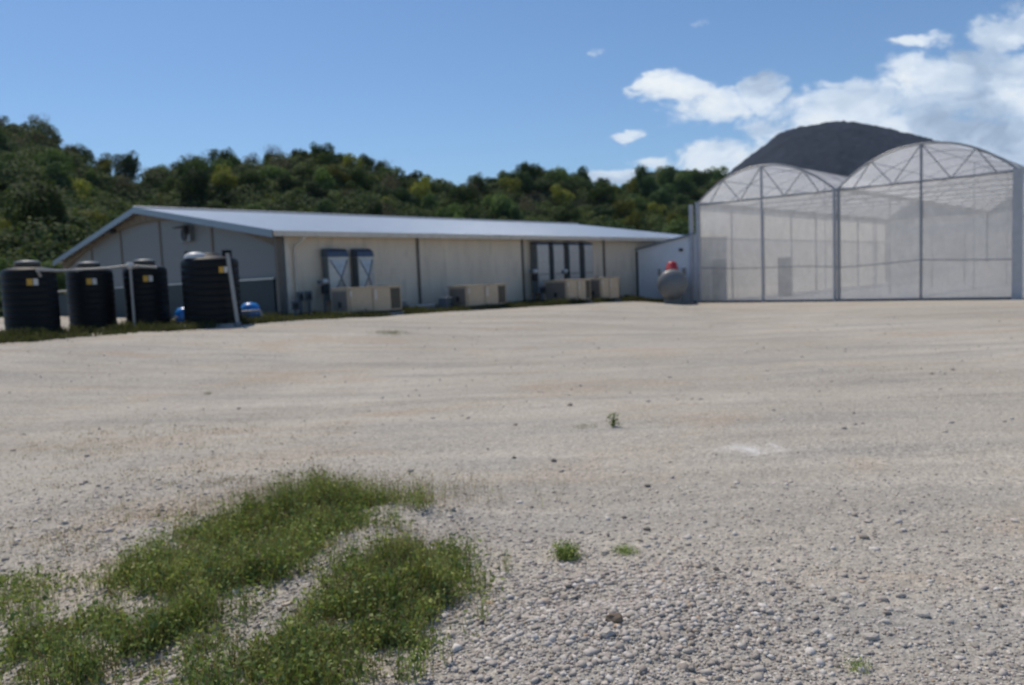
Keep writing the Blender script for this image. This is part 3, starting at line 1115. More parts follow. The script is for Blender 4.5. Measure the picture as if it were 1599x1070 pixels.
# ------------------------------------------------------------------ black water tanks
def water_tank(x, y, z, rad, hgt, label, lid_m, dome=0.0, sticker=0.0):
    o = empty('water_tank', (x, y, z), 0, label, 'water tank', 'black plastic water tanks in a row')
    prof = [(0, 0), (rad * .97, 0), (rad, .04)]
    nb = 9
    for k in range(nb):
        z0 = .06 + k * (hgt - .16) / nb
        z1 = .06 + (k + 1) * (hgt - .16) / nb
        prof += [(rad * .988, z0), (rad, z0 + .035), (rad, z1 - .035), (rad * .988, z1)]
    prof += [(rad * .985, hgt - .07), (rad * .94, hgt - .015), (rad * .86, hgt + .02)]
    prof += [(rad * .80, hgt + .03), (rad * .50, hgt + .075), (rad * .44, hgt + .11), (.0, hgt + .115)]
    MB().lathe(prof, 56).build('tank_body', M['black'], o)
    hd = hgt - dome
    MB().lathe([(0, hd + .08), (.29, hd + .08), (.29, hd + .17), (.31, hd + .17), (.31, hd + .20), (.24, hd + .23), (.12, hd + .25), (0, hd + .255)], 32).build('lid', lid_m, o)
    # sticker facing the camera side
    va = math.atan2(-y, -x) + sticker
    n = 6
    for (off, wd, m_) in ((0, .13, M['yellow']), (.145, .11, M['white'])):
        mb = MB()
        vs, fs = [], []
        for k in range(n + 1):
            a = va + (off + wd * (k / n) - .12) / rad
            for zz in (hgt - .42, hgt - .25):
                vs.append((math.cos(a) * (rad + .006), math.sin(a) * (rad + .006), zz))
        fs = [(2 * k, 2 * k + 2, 2 * k + 3, 2 * k + 1) for k in range(n)]
        mb.add(vs, fs)
        mb.build('sticker', m_, o)
    return o


TK = [(53, 527, .64, 1.70), (147, 519, .61, 1.70), (233, 513, .60, 1.72), (334, 510, .785, 1.86)]


def on_ground(px, py):
    a, e = pray(px, py)
    Y = 20.0
    for _ in range(40):
        z = gz(a * Y, Y)
        Y = Y * .5 + .5 * (z - 1.6) / e
    return a * Y, Y, gz(a * Y, Y)


grey_lid = mat('grey_tank_lid', (.16, .17, .17), .45)
labs = ['black ribbed water tank at the far left of the row', 'black ribbed water tank, second from the left', 'black ribbed water tank directly right of the thin upright pipe', 'largest black water tank, standing apart on the right with a white dome on top']
tanks = []
for k, ((px, py, rad, hg), lb) in enumerate(zip(TK, labs)):
    x, y, z = on_ground(px, py)
    y += rad * .9
    x += rad * .9 * x / y
    z = gz(x, y) + .06
    t_ = water_tank(x, y, z, rad, hg, lb, grey_lid if k < 3 else M['black'], .07 if k == 3 else 0, sticker=[.1, .05, .1, .45][k])
    MB().box(-rad - .12, rad + .12, -rad - .12, rad + .12, -.4, -.002).build('concrete_pad', M['concrete'], t_, .01)
    tanks.append((x, y, z, rad, hg))
    print('tank', k, round(x, 2), round(y, 2), round(z, 2))
    if k == 3:
        t_.rotation_euler = (0, 0, 0)
        MB().lathe([(.30, hg + .02), (.29, hg + .09), (.24, hg + .15), (.14, hg + .19), (0, hg + .205)], 32, (-.25, -.38, 0)).build('white_dome', M['lamp'], t_)
        MB().tube([(-.6, 0, hg + .10), (-.6, 0, hg + .24)], .10, 14).build('inlet_cap', M['black'], t_)
        MB().tube([(.48, .1, hg + .0), (.48, .1, hg + .24)], .14, 16).build('inlet_cap', M['black'], t_)

# header pipe over tanks 1-3 with upright
hp = empty('header_pipe', (tanks[1][0], tanks[1][1], 0), 0, 'pale header pipe running across the tops of the three left tanks', 'pipe')
ox, oy = tanks[1][0], tanks[1][1]
pp = []
for (px, py, Yd) in ((58, 422, tanks[0][1] - .55), (90, 423, tanks[0][1] + .1), (120, 422, tanks[1][1] - .6), (170, 419, tanks[1][1] - .3), (203, 415, tanks[2][1] - .8), (245, 418, tanks[2][1] - .5)):
    a, e = pray(px, py)
    pp.append((a * Yd - ox, Yd - oy, 1.6 + e * Yd))
MB().tube(pp, .036, 8).build('crossing_pipe', M['pale_pipe'], hp)
a, e = pray(203, 415)
Yd = tanks[2][1] - .9
px_, py_ = a * Yd, Yd
up = MB()
up.tube([(px_ - ox, py_ - oy, 1.6 + e * Yd + .02), (px_ - ox, py_ - oy - .02, gz(px_, py_) - .1)], .04, 8)
up.build('upright_pipe', M['pale_pipe'], hp)
MB().lathe([(0, -.09), (.08, -.09), (.08, .09), (0, .09)], 14, (px_ - ox, py_ - oy, 1.6 + e * Yd)).build('pipe_tee', M['white'], hp)
for q in (pp[0], pp[2]):
    MB().tube([q, (q[0], q[1] + .12, q[2] - .16)], .036, 8).build('drop_pipe', M['pale_pipe'], hp)

# leaning pale pole in front of tank 4
x4, y4, z4, r4, h4 = tanks[3]
a0, e0 = pray(355, 396)
a1, e1 = pray(372, 510)
Yd = y4 - r4 - .12
pl = empty('leaning_pole', (a1 * Yd, Yd, gz(a1 * Yd, Yd)), 0, 'pale pole leaning left against the front of the largest black tank', 'pole')
zb = gz(a1 * Yd, Yd)
lp = MB()
Yt = y4 - r4 * .78
lp.tube([(0, 0, -.05), (a0 * Yt - a1 * Yd, Yt - Yd, 1.6 + e0 * Yt - zb)], .055, 8)
lp.build('pole_shaft', M['pale_pipe'], pl)
MB().lathe([(0, -.02), (.09, -.02), (.09, .10), (.06, .12), (0, .12)], 12).build('pole_foot', M['galv_dark'], pl)


# blue pressure vessels
def blue_vessel(px, py, rad, h, label, frame):
    x, y, z = on_ground(px, py)
    o = empty('pressure_vessel', (x, y, z), 0, label, 'pressure tank', 'small blue pressure tanks')
    MB().lathe([(0, .06), (rad * .5, .06), (rad * .85, .12), (rad, .22), (rad, h * .62), (rad * .9, h * .8), (rad * .62, h * .94), (0, h)], 28).build('vessel', M['blue'], o)
    MB().lathe([(rad * .7, -.05), (rad * .72, .14)], 20).build('foot_ring', M['galv_dark'], o)
    MB().lathe([(rad * 1.0, h * .42), (rad * 1.03, h * .42), (rad * 1.03, h * .46), (rad * 1.0, h * .46)], 28).build('weld_band', M['pale_pipe'], o)
    MB().box(-.5, .35, -rad - .25, rad, -.2, .04).build('slab', M['concrete'], o, .01)
    if frame:
        MB().tube([(-.38, -rad - .08, .05), (-.38, -rad - .08, .30), (-.3, -rad - .08, .34), (.40, -rad - .08, .36), (.46, -rad - .08, .3), (.46, -rad - .08, .05)], .03, 8).build('pipework', M['pale_pipe'], o)
    else:
        MB().tube([(-.45, -.1, .08), (-.42, -.1, .25), (-.1, -rad, .28)], .03, 8).build('pipework', M['pale_pipe'], o)


blue_vessel(290, 509, .28, .58, 'blue pressure tank between the third tank and the largest tank', False)
blue_vessel(392, 503, .30, .62, 'blue pressure tank behind pale pipework right of the largest tank', True)

# ------------------------------------------------------------------ grey gas tank (seen end on)
gxp, gyp = 8.05, 38.3
gzz = gz(gxp, gyp)
gt = empty('gas_tank', (gxp, gyp, gzz), math.atan2(-gxp, gyp) + .02, 'grey cylindrical gas tank seen end on with a red dome on top', 'gas tank')
rt = .73
prof = [(0, -.50)]
for k in range(1, 9):
    a = k / 8 * math.pi / 2
    prof.append((rt * math.sin(a), -.40 * math.cos(a) - .1))
prof += [(rt, 2.6)] + [(rt * math.cos(k / 8 * math.pi / 2), 2.6 + .4 * math.sin(k / 8 * math.pi / 2)) for k in range(1, 9)]
MB().lathe(prof, 44, (0, 0, rt + .28), 'Y').build('shell', M['grey_tank'], gt)
for yy in (.35, 2.1):
    sd_ = MB()
    pts = [(-.45, -.2), (.45, -.2)] + [(rt * 1.02 * math.sin(a), rt + .28 - rt * 1.02 * math.cos(a)) for a in np.linspace(.62, -.62, 11)]
    sd_.prism(pts, yy - .12, yy + .12, 'Y')
    sd_.build('saddle', M['galv_dark'], gt)
zt = 2 * rt + .28
MB().lathe([(.0, zt - .12), (.31, zt - .12), (.31, zt + .03), (.29, zt + .05), (.24, zt + .28), (.15, zt + .38), (0, zt + .40)], 28, (0, .25, 0)).build('dome', M['red'], gt)
for sx in (-1, 1):
    MB().box(sx * .62 - .07, sx * .62 + .07, .2, .23, rt + .28 + .42, rt + .28 + .78).build('lifting_lug', M['grey_tank'], gt, .01)
    MB().box(sx * .62 - .07, sx * .62 + .07, 2.0, 2.03, rt + .28 + .42, rt + .28 + .78).build('lifting_lug', M['grey_tank'], gt, .01)
MB().lathe([(rt + .003, .0), (rt + .006, .0), (rt + .006, .05), (rt + .003, .05)], 44, (0, 0, rt + .28), 'Y').build('weld_seam', M['grey_tank'], gt)

# ------------------------------------------------------------------ greenhouse
GX = np.array([.73312, -.68010])
GH = empty('greenhouse', (9.769, 40.061, 0.0), math.atan2(GX[1], GX[0]), 'large twin arched greenhouse clad in milky film and insect screen', 'greenhouse')
# local: x along the front, y into the greenhouse, z up
BW, HG, RISE, DG = 7.03, 5.0, 1.55, 30.0


def ah(u):
    return RISE * (1 - abs(2 * u / BW - 1) ** 2.15)


us = np.linspace(0, BW, 25)
for b in (0, 1):
    x0 = b * BW
    # roof film
    vs, fs = [], []
    nseg = 16
    for j in range(nseg + 1):
        y = .03 + (DG - .06) * j / nseg
        sag = -.04 * abs(math.sin(math.pi * j / 2 * 1.0)) if j % 2 else 0
        for u in us:
            vs.append((x0 + u, y, HG + ah(u) + sag + .03))
    nu = len(us)
    for j in range(nseg):
        for i in range(nu - 1):
            fs.append((j * nu + i, j * nu + i + 1, (j + 1) * nu + i + 1, (j + 1) * nu + i))
    MB().add(vs, fs, True).build('roof_film', M['film'], GH)
    # front and rear arch film
    for y, m_ in ((.0, M['film_front']), (DG, M['film_front'])):
        vs = [(x0 + u, y, HG) for u in us] + [(x0 + u, y, HG + ah(u)) for u in us]
        fs = [(i, i + 1, nu + i + 1, nu + i) for i in range(nu - 1)]
        MB().add(vs, fs).build('arch_film', m_, GH)
    # arch ribs and bottom chords, with web members
    for j in range(0, 11):
        y = j * 3.0
        fr = .045 if j == 0 else .032
        off = -.05 if j == 0 else (.0 if j < 10 else .05)
        rb_ = MB()
        rb_.tube([(x0 + u, y + off, HG + ah(u)) for u in us], fr, 8)
        rb_.build('arch_rib', M['frame'], GH)
        rb_ = MB()
        rb_.tube([(x0, y + off, HG), (x0 + BW, y + off, HG)], fr, 8)
        rb_.build('bottom_chord', M['frame'], GH)
        if j in (0, 4):
            wb = MB()
            seq = [(.75, 0), (1.5, 1), (2.4, 0), (BW / 2, 1)]
            pts = seq + [(BW - u, k) for (u, k) in seq[-2::-1]]
            for (u0, k0), (u1, k1) in zip(pts[:-1], pts[1:]):
                wb.tube([(x0 + u0, y + off, HG + (ah(u0) if k0 else 0)), (x0 + u1, y + off, HG + (ah(u1) if k1 else 0))], .024 if j == 0 else .02, 6)
            wb.build('web_brace', M['frame'], GH)
    # long purlins
    for u in (1.5, BW / 2, BW - 1.5):
        MB().tube([(x0 + u, 0.06, HG + ah(u) - .03), (x0 + u, DG - .06, HG + ah(u) - .03)], .022, 6).build('purlin', M['frame'], GH)
    # centre post of the bay front up to the crown
    MB().tube([(x0 + BW / 2, -.055, -.4), (x0 + BW / 2, -.055, HG + ah(BW / 2))], .055 if b else .065, 8).build('front_post', M['frame'] if b else M['frame_pale'], GH)
    # front screen (two panels per bay)
    for k in (0, 1):
        u0, u1 = x0 + k * BW / 2 + .06, x0 + (k + 1) * BW / 2 - .06
        vs, fs = [], []
        N, K = 9, 9
        for j in range(K):
            for i in range(N):
                xx = u0 + (u1 - u0) * i / (N - 1)
                zz = .06 + (HG - .1) * j / (K - 1)
                vs.append((xx, .03 + .035 * math.sin(i / (N - 1) * math.pi) * math.sin(j / (K - 1) * math.pi), zz))
        for j in range(K - 1):
            for i in range(N - 1):
                fs.append((j * N + i, j * N + i + 1, (j + 1) * N + i + 1, (j + 1) * N + i))
        MB().add(vs, fs, True).build('front_screen', M['net'], GH)
    # rear wall
    MB().add([(x0 + .05, DG - .04, 3.2), (x0 + BW - .05, DG - .04, 3.2), (x0 + BW - .05, DG - .04, HG), (x0 + .05, DG - .04, HG)], [(0, 1, 2, 3)]).build('rear_screen', M['net_bright'], GH)
    MB().add([(x0 + .05, DG - .04, 0), (x0 + BW - .05, DG - .04, 0), (x0 + BW - .05, DG - .04, 3.19), (x0 + .05, DG - .04, 3.19)], [(0, 1, 2, 3)]).build('rear_screen', M['net_bright'], GH)
# corner, valley and side posts
mb = MB()
mb.box(-.02, .16, -.12, .06, -.4, HG)
mb.build('corner_post', M['frame_pale'], GH)
MB().box(-.42, -.24, -.1, .06, -.4, HG + .05).build('side_post', M['frame_pale'], GH)
MB().box(BW - .13, BW - .03, -.12, .04, -.4, HG + .08).build('valley_post', M['frame_pale'], GH)
MB().box(BW + .05, BW + .15, -.12, .04, -.4, HG + .08).build('valley_post', M['frame'], GH)
MB().box(2 * BW - .22, 2 * BW + .10, -.14, .14, -.4, HG + .1).build('corner_post', M['frame_pale'], GH)
for x in (0, BW, 2 * BW):
    g_ = MB()
    g_.prism([(x - .16, HG + .16), (x - .10, HG), (x + .10, HG), (x + .16, HG + .16), (x + .14, HG + .16), (x + .085, HG + .02), (x - .085, HG + .02), (x - .14, HG + .16)], .07, DG, 'Y')
    g_.build('gutter', M['galv'], GH)
    for j in range(1, 9):
        y = 3.6 + (j - 1) * 3.95 if j > 1 or True else 0
        if y > DG: continue
        if x == BW and j % 2: continue
        MB().tube([(x + (.0 if x else .09), y, -.3), (x + (.0 if x else .09), y, HG)], .045, 8).build('side_post', M['frame_pale'] if x else M['frame'], GH)
# side walls: solid-looking lower curtain, bright netted opening above
for x, sg in ((0.0, 1), (2 * BW, -1)):
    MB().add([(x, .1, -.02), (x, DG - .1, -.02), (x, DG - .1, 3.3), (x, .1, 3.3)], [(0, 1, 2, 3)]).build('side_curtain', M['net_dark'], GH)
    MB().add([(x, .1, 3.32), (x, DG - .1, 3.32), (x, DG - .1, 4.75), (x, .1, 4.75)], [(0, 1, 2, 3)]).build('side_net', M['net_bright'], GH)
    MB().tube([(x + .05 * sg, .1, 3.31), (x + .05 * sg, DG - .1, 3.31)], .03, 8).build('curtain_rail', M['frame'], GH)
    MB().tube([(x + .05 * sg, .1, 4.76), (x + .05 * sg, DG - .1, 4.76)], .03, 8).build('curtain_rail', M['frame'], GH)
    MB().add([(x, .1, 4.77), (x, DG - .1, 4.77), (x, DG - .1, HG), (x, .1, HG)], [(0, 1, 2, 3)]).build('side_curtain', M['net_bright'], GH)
# sagging mid rail and the base beam on the front
for (xa, xb, za, zb_, sg) in ((.1, BW / 2, 1.80, 1.66, .03), (BW / 2, BW, 1.66, 1.56, -.04), (BW, BW * 1.5, 1.52, 1.72, .02), (BW * 1.5, 2 * BW, 1.72, 1.58, .02)):
    pts = [(xa + (xb - xa) * k / 8, -.03, za + (zb_ - za) * k / 8 - sg * math.sin(k / 8 * math.pi)) for k in range(9)]
    MB().tube(pts, .022, 6).build('mid_rail', M['frame'], GH)
MB().box(-.3, 2 * BW + .1, -.10, -.01, -.3, .09).build('base_beam', M['elec'], GH, .01)
# whitish weed cloth on the floor inside
fm = mat('pale_ground_cloth', (.52, .52, .51), .8, 0, .2, .15, .8, .2, 20, dirt=(.38, .36, .33))
MB().box(.15, 2 * BW - .15, .15, DG - .2, .035, .05).build('floor_cloth', fm, GH)
# inside: a dark doorway in the left side wall and irrigation risers / hanging shade rolls
MB().box(.15, .95, 1.2, 1.26, .06, 2.2).build('inner_door', M['elec'], GH)
ih = MB()
ih.box(1.6, 2.3, 6, 6.3, .06, 2.2)
ih.build('control_cabinet', M['frame'], GH, .02)
for k, (x, y) in enumerate(((3.5, 8), (3.5, 16), (10.6, 9), (10.6, 17), (10.5, 24), (3.5, 24))):
    MB().tube([(x, y, .05), (x, y, HG + ah(BW / 2))], .03, 8).build('inner_post', M['frame_pale'], GH)

# ------------------------------------------------------------------ gravel stones
STONE = bpy.data.materials.new('crushed_limestone')
STONE.use_nodes = True
t = NT(STONE.node_tree)
b = t.n['Principled BSDF']
geo = t.new('ShaderNodeNewGeometry')
cc = t.ramp(geo.outputs['Random Per Island'], [(0, (.30, .265, .225)), (.2, (.40, .36, .315)), (.5, (.47, .425, .375)), (.8, (.55, .51, .46)), (.95, (.68, .645, .59)), (1, (.46, .34, .23))])
tcs = t.new('ShaderNodeTexCoord').outputs['Object']
cc = t.mix(.5, cc, t.mix(1, cc, t.ramp(t.noise(tcs, 90, 4, .6), [(.3, .65), (.7, 1.25)]), 'MULTIPLY'))
t.put(b.inputs['Base Color'], cc)
b.inputs['Roughness'].default_value = .9
b.inputs['Specular IOR Level'].default_value = .2

phi = (1 + 5 ** .5) / 2
ico = np.array([(-1, phi, 0), (1, phi, 0), (-1, -phi, 0), (1, -phi, 0), (0, -1, phi), (0, 1, phi), (0, -1, -phi), (0, 1, -phi), (phi, 0, -1), (phi, 0, 1), (-phi, 0, -1), (-phi, 0, 1)]) / math.sqrt(1 + phi ** 2)
icf = np.array([(0, 11, 5), (0, 5, 1), (0, 1, 7), (0, 7, 10), (0, 10, 11), (1, 5, 9), (5, 11, 4), (11, 10, 2), (10, 7, 6), (7, 1, 8), (3, 9, 4), (3, 4, 2), (3, 2, 6), (3, 6, 8), (3, 8, 9), (4, 9, 5), (2, 4, 11), (6, 2, 10), (8, 6, 7), (9, 8, 1)])


def stones(n, sampler, smin, smax, power, name, seed):
    g_ = np.random.default_rng(seed)
    x, y = sampler(n, g_)
    n = len(x)
    s = smin + (smax - smin) * g_.random(n) ** power
    shp = np.stack([g_.uniform(.7, 1.25, n), g_.uniform(.6, 1.0, n), g_.uniform(.35, .75, n)], -1) * s[:, None]
    rz = g_.uniform(0, 6.28, n)
    v = ico[None] * (1 + .33 * np.clip(g_.normal(size=(n, 12, 1)), -1.6, 1.6)) * shp[:, None]
    tl = g_.uniform(-.4, .4, n)
    ct, st_ = np.cos(tl)[:, None], np.sin(tl)[:, None]
    vy, vz = v[..., 1] * ct - v[..., 2] * st_, v[..., 1] * st_ + v[..., 2] * ct
    c, s2 = np.cos(rz)[:, None], np.sin(rz)[:, None]
    X = v[..., 0] * c - vy * s2 + x[:, None]
    Y = v[..., 0] * s2 + vy * c + y[:, None]
    Z = vz + (ground_z(x, y) + s * .12)[:, None]
    V = np.stack([X, Y, Z], -1).reshape(-1, 3)
    F = (np.arange(n)[:, None, None] * 12 + icf[None]).reshape(-1, 3)
    return V, F


def smp(n, g_):
    """denser and coarser close by, left and bottom right; thinning out on the compacted yard"""
    r = 2.2 + 13 * g_.random(n) ** 1.5
    a = g_.uniform(-.78, .78, n)
    x, y = r * np.sin(a), r * np.cos(a)
    d = .95 * np.exp(-((r - 2.5) / 2.2) ** 2) + .03 * (r < 7) + .010 + .45 * np.exp(-(((x + 3.2) / 1.4) ** 2 + ((y - 5.5) / 2.0) ** 2)) + .6 * np.exp(-(((x + .6) / .8) ** 2 + ((y - 4.6) / .8) ** 2))
    d *= .55 + .9 * (vnoise(x * 1.2, y * 1.2, 3) * .5 + .5)
    k = g_.random(n) < d
    return x[k], y[k]


Va, Fa = stones(210000, smp, .003, .0125, 1.9, 'g', 3)


def smp2(n, g_):
    x, y = smp(n, g_)
    k = np.hypot(x, y) < 7.5
    return x[k], y[k]


Vb, Fb = stones(13000, smp2, .011, .028, 2.6, 'g', 4)


def smp3(n, g_):
    r = 8 + 24 * g_.random(n)
    a = g_.uniform(-.75, .75, n)
    x, y = r * np.sin(a), r * np.cos(a)
    s_, t_ = st(x, y)
    k = (-t_ > 3.5)
    return x[k], y[k]


Vc, Fc = stones(1500, smp3, .010, .035, 2.5, 'g', 6)


def smp4(n, g_):
    x, y = g_.normal(.5, .42, n), g_.normal(3.45, .33, n)
    k = y > 2.4
    return x[k], y[k]


Vd, Fd = stones(2600, smp4, .008, .024, 2.2, 'g', 8)
gv = mesh_from('gravel', np.vstack([Va, Vb, Vc, Vd]), np.vstack([Fa, Fb + len(Va), Fc + len(Va) + len(Vb), Fd + len(Va) + len(Vb) + len(Vc)]), STONE)
tag(gv, 'loose pale crushed stone scattered over the yard', 'gravel', kind='stuff')

# a few rocks one can pick out
whiterock = mat('pale_rock', (.50, .455, .395), .9, 0, .2, .15, 20, .5, 60)
darkrock = mat('dark_rock', (.17, .155, .14), .9, 0, .2, .2, 20, .5, 60)
for k, (px, py, s, m_, lb) in enumerate([
        (950, 992, .034, whiterock, 'largest pale rock in the foreground beside the dark hollow'),
        (925, 975, .024, whiterock, 'pale rock left of the dark hollow in the foreground'),
        (1440, 962, .030, whiterock, 'flat pale rock alone in the gravel at the lower right'),
        (1010, 828, .022, darkrock, 'dark stone right of the small green weeds in mid foreground'),
        (1118, 890, .018, darkrock, 'dark stone in open gravel right of the small weeds'),
        (865, 721, .028, darkrock, 'dark stone left of the white powder patch, right one of two'),
        (803, 716, .022, darkrock, 'dark stone left of the white powder patch, left one of two'),
        (1012, 760, .023, darkrock, 'dark stone below and left of the white powder patch'),
        (1360, 998, .030, whiterock, 'pale rock at the lower right edge of the coarse stones'),
        (958, 970, .040, mat('brown_clod', (.21, .165, .12), .95, 0, .1, .3, 20, .5, 60), 'dark brown clod in the hollow behind the largest pale rock'),
        (1035, 985, .026, whiterock, 'pale rock right of the dark hollow in the foreground')]):
    a, e = pray(px, py)
    Y = 4.0
    for _ in range(60):
        Y = .5 * Y + .5 * (gz(a * Y, Y) - 1.6) / e
    rockmesh('rock', (a * Y, Y, gz(a * Y, Y) + s * .3), (s, s * .8, s * .6), m_, k + 3, lb, 'rock', 'single stones that stand out of the gravel')

# ------------------------------------------------------------------ grass and weeds
GRASS = foliage_mat('weed_green', (.06, .10, .045), (.16, .215, .07), (.38, .39, .16), .6, 3.5)
DRY = foliage_mat('dry_straw', (.14, .10, .05), (.26, .20, .11), (.42, .35, .22), .8, 3)


def blades(x, y, h, wd, g_, bend=.5, seg=3):
    n = len(x)
    z = ground_z(x, y)
    th = g_.uniform(0, 6.28, n)
    bx, by = np.cos(th), np.sin(th)
    bd = h * bend * g_.uniform(.2, 1.2, n)
    rows = []
    for k in range(seg + 1):
        t_ = k / seg
        cx = x + bx * bd * t_ ** 2
        cy = y + by * bd * t_ ** 2
        cz = z + h * t_ * (1 - .15 * t_ * bend)
        w_ = wd * (1 - t_ * .85)
        rows.append(np.stack([cx - by * w_, cy + bx * w_, cz], -1))
        rows.append(np.stack([cx + by * w_, cy - bx * w_, cz], -1))
    V = np.stack(rows, 1).reshape(-1, 3)
    K = 2 * (seg + 1)
    base = np.arange(n)[:, None, None] * K
    f = np.array([(2 * k, 2 * k + 1, 2 * k + 3, 2 * k + 2) for k in range(seg)])
    return V, (base + f[None]).reshape(-1, 4)


def leaflets(x, y, h, g_, per, size):
    """small leaves and seed heads on the weed stems"""
    n = len(x)
    z = ground_z(x, y)
    xx = np.repeat(x, per) + g_.normal(size=n * per) * .028
    yy = np.repeat(y, per) + g_.normal(size=n * per) * .028
    zz = np.repeat(z, per) + np.repeat(h, per) * g_.uniform(.15, 1.05, n * per)
    return quads(np.stack([xx, yy, zz], -1), np.zeros((n * per, 3)), size, g_, 1.0)


def inpoly(x, y, P):
    c = np.zeros(len(x), bool)
    j = len(P) - 1
    for i in range(len(P)):
        xi, yi = P[i]
        xj, yj = P[j]
        k = ((yi > y) != (yj > y)) & (x < (xj - xi) * (y - yi) / (yj - yi + 1e-9) + xi)
        c ^= k
        j = i
    return c


P1 = [(-1.0, 5.35), (-1.51, 5.45), (-1.85, 5.25), (-2.05, 4.8), (-2.15, 4.28), (-2.25, 3.89), (-2.4, 3.51), (-2.95, 3.25), (-3.1, 2.6), (-1.50, 2.6), (-1.42, 3.2), (-1.28, 3.7), (-1.22, 4.2), (-1.22, 4.72), (-1.0, 5.0)]
P2 = [(-1.10, 2.6), (-1.12, 3.1), (-1.0, 3.67), (-0.75, 4.02), (-0.48, 4.3), (-0.27, 4.25), (-0.20, 3.98), (-0.40, 3.5), (-0.58, 3.15), (-0.70, 2.95), (-0.78, 2.6)]
P3 = [(-3.5, 4.25), (-2.77, 4.35), (-2.45, 4.1), (-2.55, 3.72), (-3.3, 3.7)]
gg = np.random.default_rng(99)
VG, FG, VD, FD = [], [], [], []


def addm(Vs, Fs, V, F):
    off = sum(len(v) for v in Vs)
    Vs.append(V)
    Fs.append(F + off)


P4 = [(-1.55, 4.85), (-1.5, 5.45), (-1.3, 5.6), (-.92, 5.62), (-.76, 5.4), (-.82, 5.1), (-1.05, 4.9)]
for P, nb, hm, bias in ((P1, 42000, .15, .28), (P4, 11000, .24, .36), (P2, 21000, .15, .24), (P3, 2200, .08, .3)):
    xs, ys_ = [p[0] for p in P], [p[1] for p in P]
    n = int(nb * 2.2)
    x = gg.uniform(min(xs) - .15, max(xs) + .15, n)
    y = gg.uniform(min(ys_) - .1, max(ys_) + .15, n)
    jx, jy = x + .16 * fbm(x * 5, y * 5, 4, 50) + gg.normal(0, .06, n) + .10 * gg.normal(0, 1, n) * (gg.random(n) < .3), y + .16 * fbm(x * 5, y * 5, 4, 60) + gg.normal(0, .12, n)
    k = inpoly(jx, jy, P)
    cl = fbm(x * 3.2, y * 3.2, 3, 70)
    k &= gg.random(n) < np.clip(bias + .55 * cl + .55 * vnoise(x * 11, y * 11, 77), .035, 1)
    x, y, cl = x[k], y[k], cl[k]
    h = hm * gg.uniform(.35, 1.2, len(x)) * np.clip(.85 + .5 * cl + .5 * vnoise(x * 8, y * 8, 88), .3, 1.7)
    V, F = blades(x, y, h, .0019, gg, .6)
    addm(VG, FG, V, F)
    kk = gg.random(len(x)) < .33
    V, F = leaflets(x[kk], y[kk], h[kk] * .85, gg, 6, .0125)
    addm(VG, FG, V, F)
    kk = gg.random(len(x)) < .22
    V, F = leaflets(x[kk], y[kk], h[kk] * 1.15, gg, 2, .0085)
    addm(VD, FD, V, F)
    kk = gg.random(len(x)) < .34
    V, F = blades(x[kk], y[kk], h[kk] * 1.25, .0016, gg, .5)
    addm(VD, FD, V, F)
# sparse fringe of dry stems behind and around the green, and thin dead weeds at the left
for (cx, cy, sx, sy, n, hm, green) in ((-1.3, 5.7, .75, .22, 1300, .16, .25), (-.75, 5.4, .16, .16, 500, .22, .3), (-1.55, 5.2, .35, .35, 900, .12, .4), (-1.9, 3.0, .4, .25, 1500, .07, .5), (-.95, 3.0, .25, .3, 1000, .06, .4),
                                      (-2.6, 4.3, .5, .7, 900, .05, .5), (-3.3, 6.2, 1.0, .8, 2600, .035, .2), (-4.6, 8.3, 1.3, .8, 3600, .045, .25), (-2.2, 6.0, .6, .5, 1100, .05, .25), (-3.0, 5.0, .8, .5, 1400, .035, .3), (-1.0, 4.3, .2, .5, 200, .06, .4)):
    x, y = gg.normal(cx, sx, n), gg.normal(cy, sy, n)
    cl = vnoise(x * 6, y * 6, 13)
    k = gg.random(n) < np.clip(.35 + .9 * cl, 0, 1)
    x, y = x[k], y[k]
    h = hm * gg.uniform(.3, 1.25, len(x))
    V, F = blades(x, y, h, .0014, gg, .6)
    isg = gg.random() < 0
    ng = int(len(x) * green)
    addm(VG, FG, *blades(x[:ng], y[:ng], h[:ng], .0018, gg, .6))
    addm(VD, FD, *blades(x[ng:], y[ng:], h[ng:], .0014, gg, .6))
    addm(VD, FD, *leaflets(x[ng:], y[ng:], h[ng:], gg, 3, .006))
Vg, Fg = np.vstack(VG), np.vstack(FG)
tag(mesh_from('grass', Vg, Fg, GRASS), 'wiry green weeds growing in patches on the foreground gravel', 'grass', kind='stuff')
tag(mesh_from('dry_grass', np.vstack(VD), np.vstack(FD), DRY), 'straw coloured dead stems and seed heads among the foreground weeds', 'dry grass', kind='stuff')

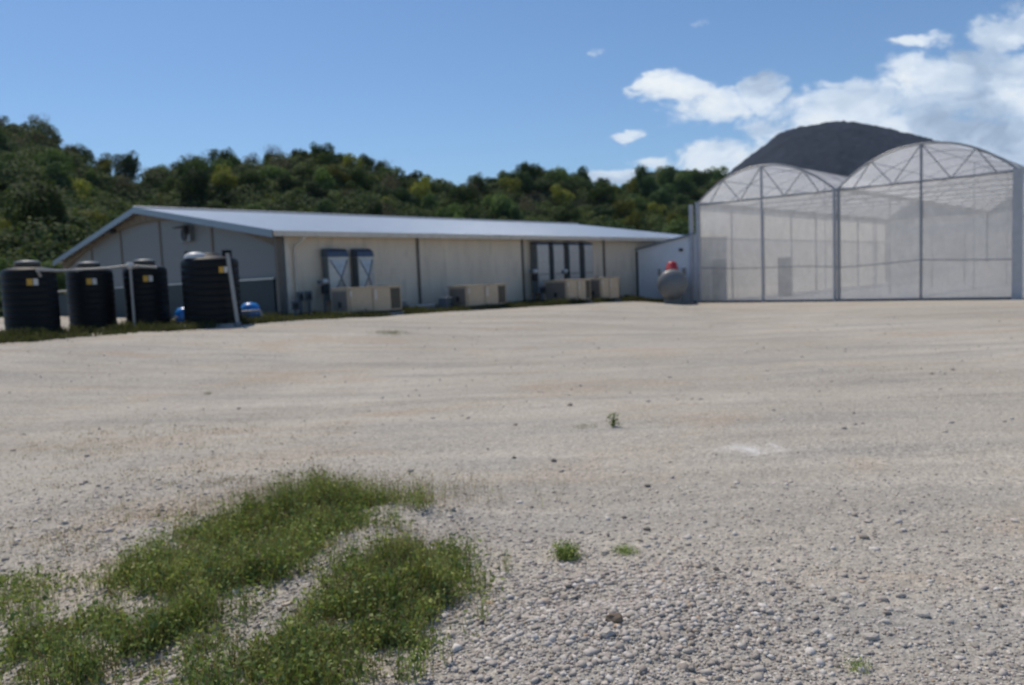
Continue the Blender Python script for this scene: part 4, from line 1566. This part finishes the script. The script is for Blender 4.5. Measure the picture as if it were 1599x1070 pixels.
# weeds along the foot of the shed and the tanks
x_, y_, h_ = [], [], []
for k in range(60000):
    s = gg.uniform(-14, 21)
    if s < 0:
        t_ = -gg.uniform(.2, 3.6) + min(0, (s + 7) * .08)
    else:
        t_ = -gg.uniform(.15, 3.3 - .04 * s)
    s += 0
    q = vnoise(s * .8, t_ * 1.5, 8) + .5 * vnoise(s * 3, t_ * 3, 18)
    if gg.random() > .55 + .6 * q: continue
    p = C0 + EX * s + EY * t_
    x_.append(p[0]); y_.append(p[1]); h_.append(gg.uniform(.06, .26) * (1.0 + .5 * q) * (.7 if t_ < -2.8 else 1))
x_, y_, h_ = map(np.array, (x_, y_, h_))
V1, F1 = blades(x_, y_, h_, .010, gg, .6, 2)
V2, F2 = leaflets(x_[::2], y_[::2], h_[::2] * .8, gg, 3, .035)
tag(mesh_from('verge_weeds', np.vstack([V1, V2]), np.vstack([F1, F2 + len(V1)]), foliage_mat('verge_green', (.09, .105, .045), (.14, .16, .065), (.24, .225, .12), .7, 1.5)),
    'low weeds and rough grass along the foot of the shed and tanks', 'weeds', kind='stuff')


def weed(px, py, h, spread, n, label, dens=1):
    a, e = pray(px, py)
    Y = 5.0
    for _ in range(60):
        Y = .5 * Y + .5 * (gz(a * Y, Y) - 1.6) / e
    X = a * Y
    g2 = np.random.default_rng(int(px))
    x = X + g2.normal(size=n) * spread
    y = Y + g2.normal(size=n) * spread * .7
    hh = h * g2.uniform(.4, 1.1, n)
    V1, F1 = blades(x, y, hh, .003 * (h / .1), g2, .7)
    V2, F2 = leaflets(x, y, hh, g2, 5, .011 * (h / .1))
    V, F = np.vstack([V1, V2]), np.vstack([F1, F2 + len(V1)])
    z = gz(X, Y)
    o = mesh_from('weed', V - np.array([X, Y, z]), F, GRASS)
    o.location = (X, Y, z)
    return tag(o, label, 'weed', 'single green weeds on the gravel')


weed(885, 872, .09, .028, 120, 'biggest lone green weed clump, right of the grass patches')
weed(978, 864, .045, .025, 90, 'small green weed just right of the biggest lone clump')
weed(958, 666, .15, .007, 16, 'thin upright green weed alone in the middle of the yard')
weed(913, 668, .04, .07, 40, 'flat sparse weed just left of the thin upright weed')
weed(325, 616, .05, .03, 30, 'tiny green weed in the open gravel on the left')
weed(610, 521, .10, .22, 90, 'flat yellowish weed at the gravel edge in front of the lone cabinet')
weed(1340, 1045, .045, .012, 40, 'small weed near the bottom right of the gravel')


# ------------------------------------------------------------------ air
hz = bpy.data.materials.new('thin_haze')
hz.use_nodes = True
t = NT(hz.node_tree)
t.n.clear()
pv = t.new('ShaderNodeVolumePrincipled')
pv.inputs['Color'].default_value = (.62, .80, 1.0, 1)
pv.inputs['Density'].default_value = .00007
pv.inputs['Anisotropy'].default_value = .2
ho = t.new('ShaderNodeOutputMaterial')
t.l.new(pv.outputs[0], ho.inputs['Volume'])
tag(MB().box(-5200, 5200, -5200, 5200, -12, 420).build('haze', hz), 'thin bluish air that fades the far mountain', 'haze', kind='stuff')
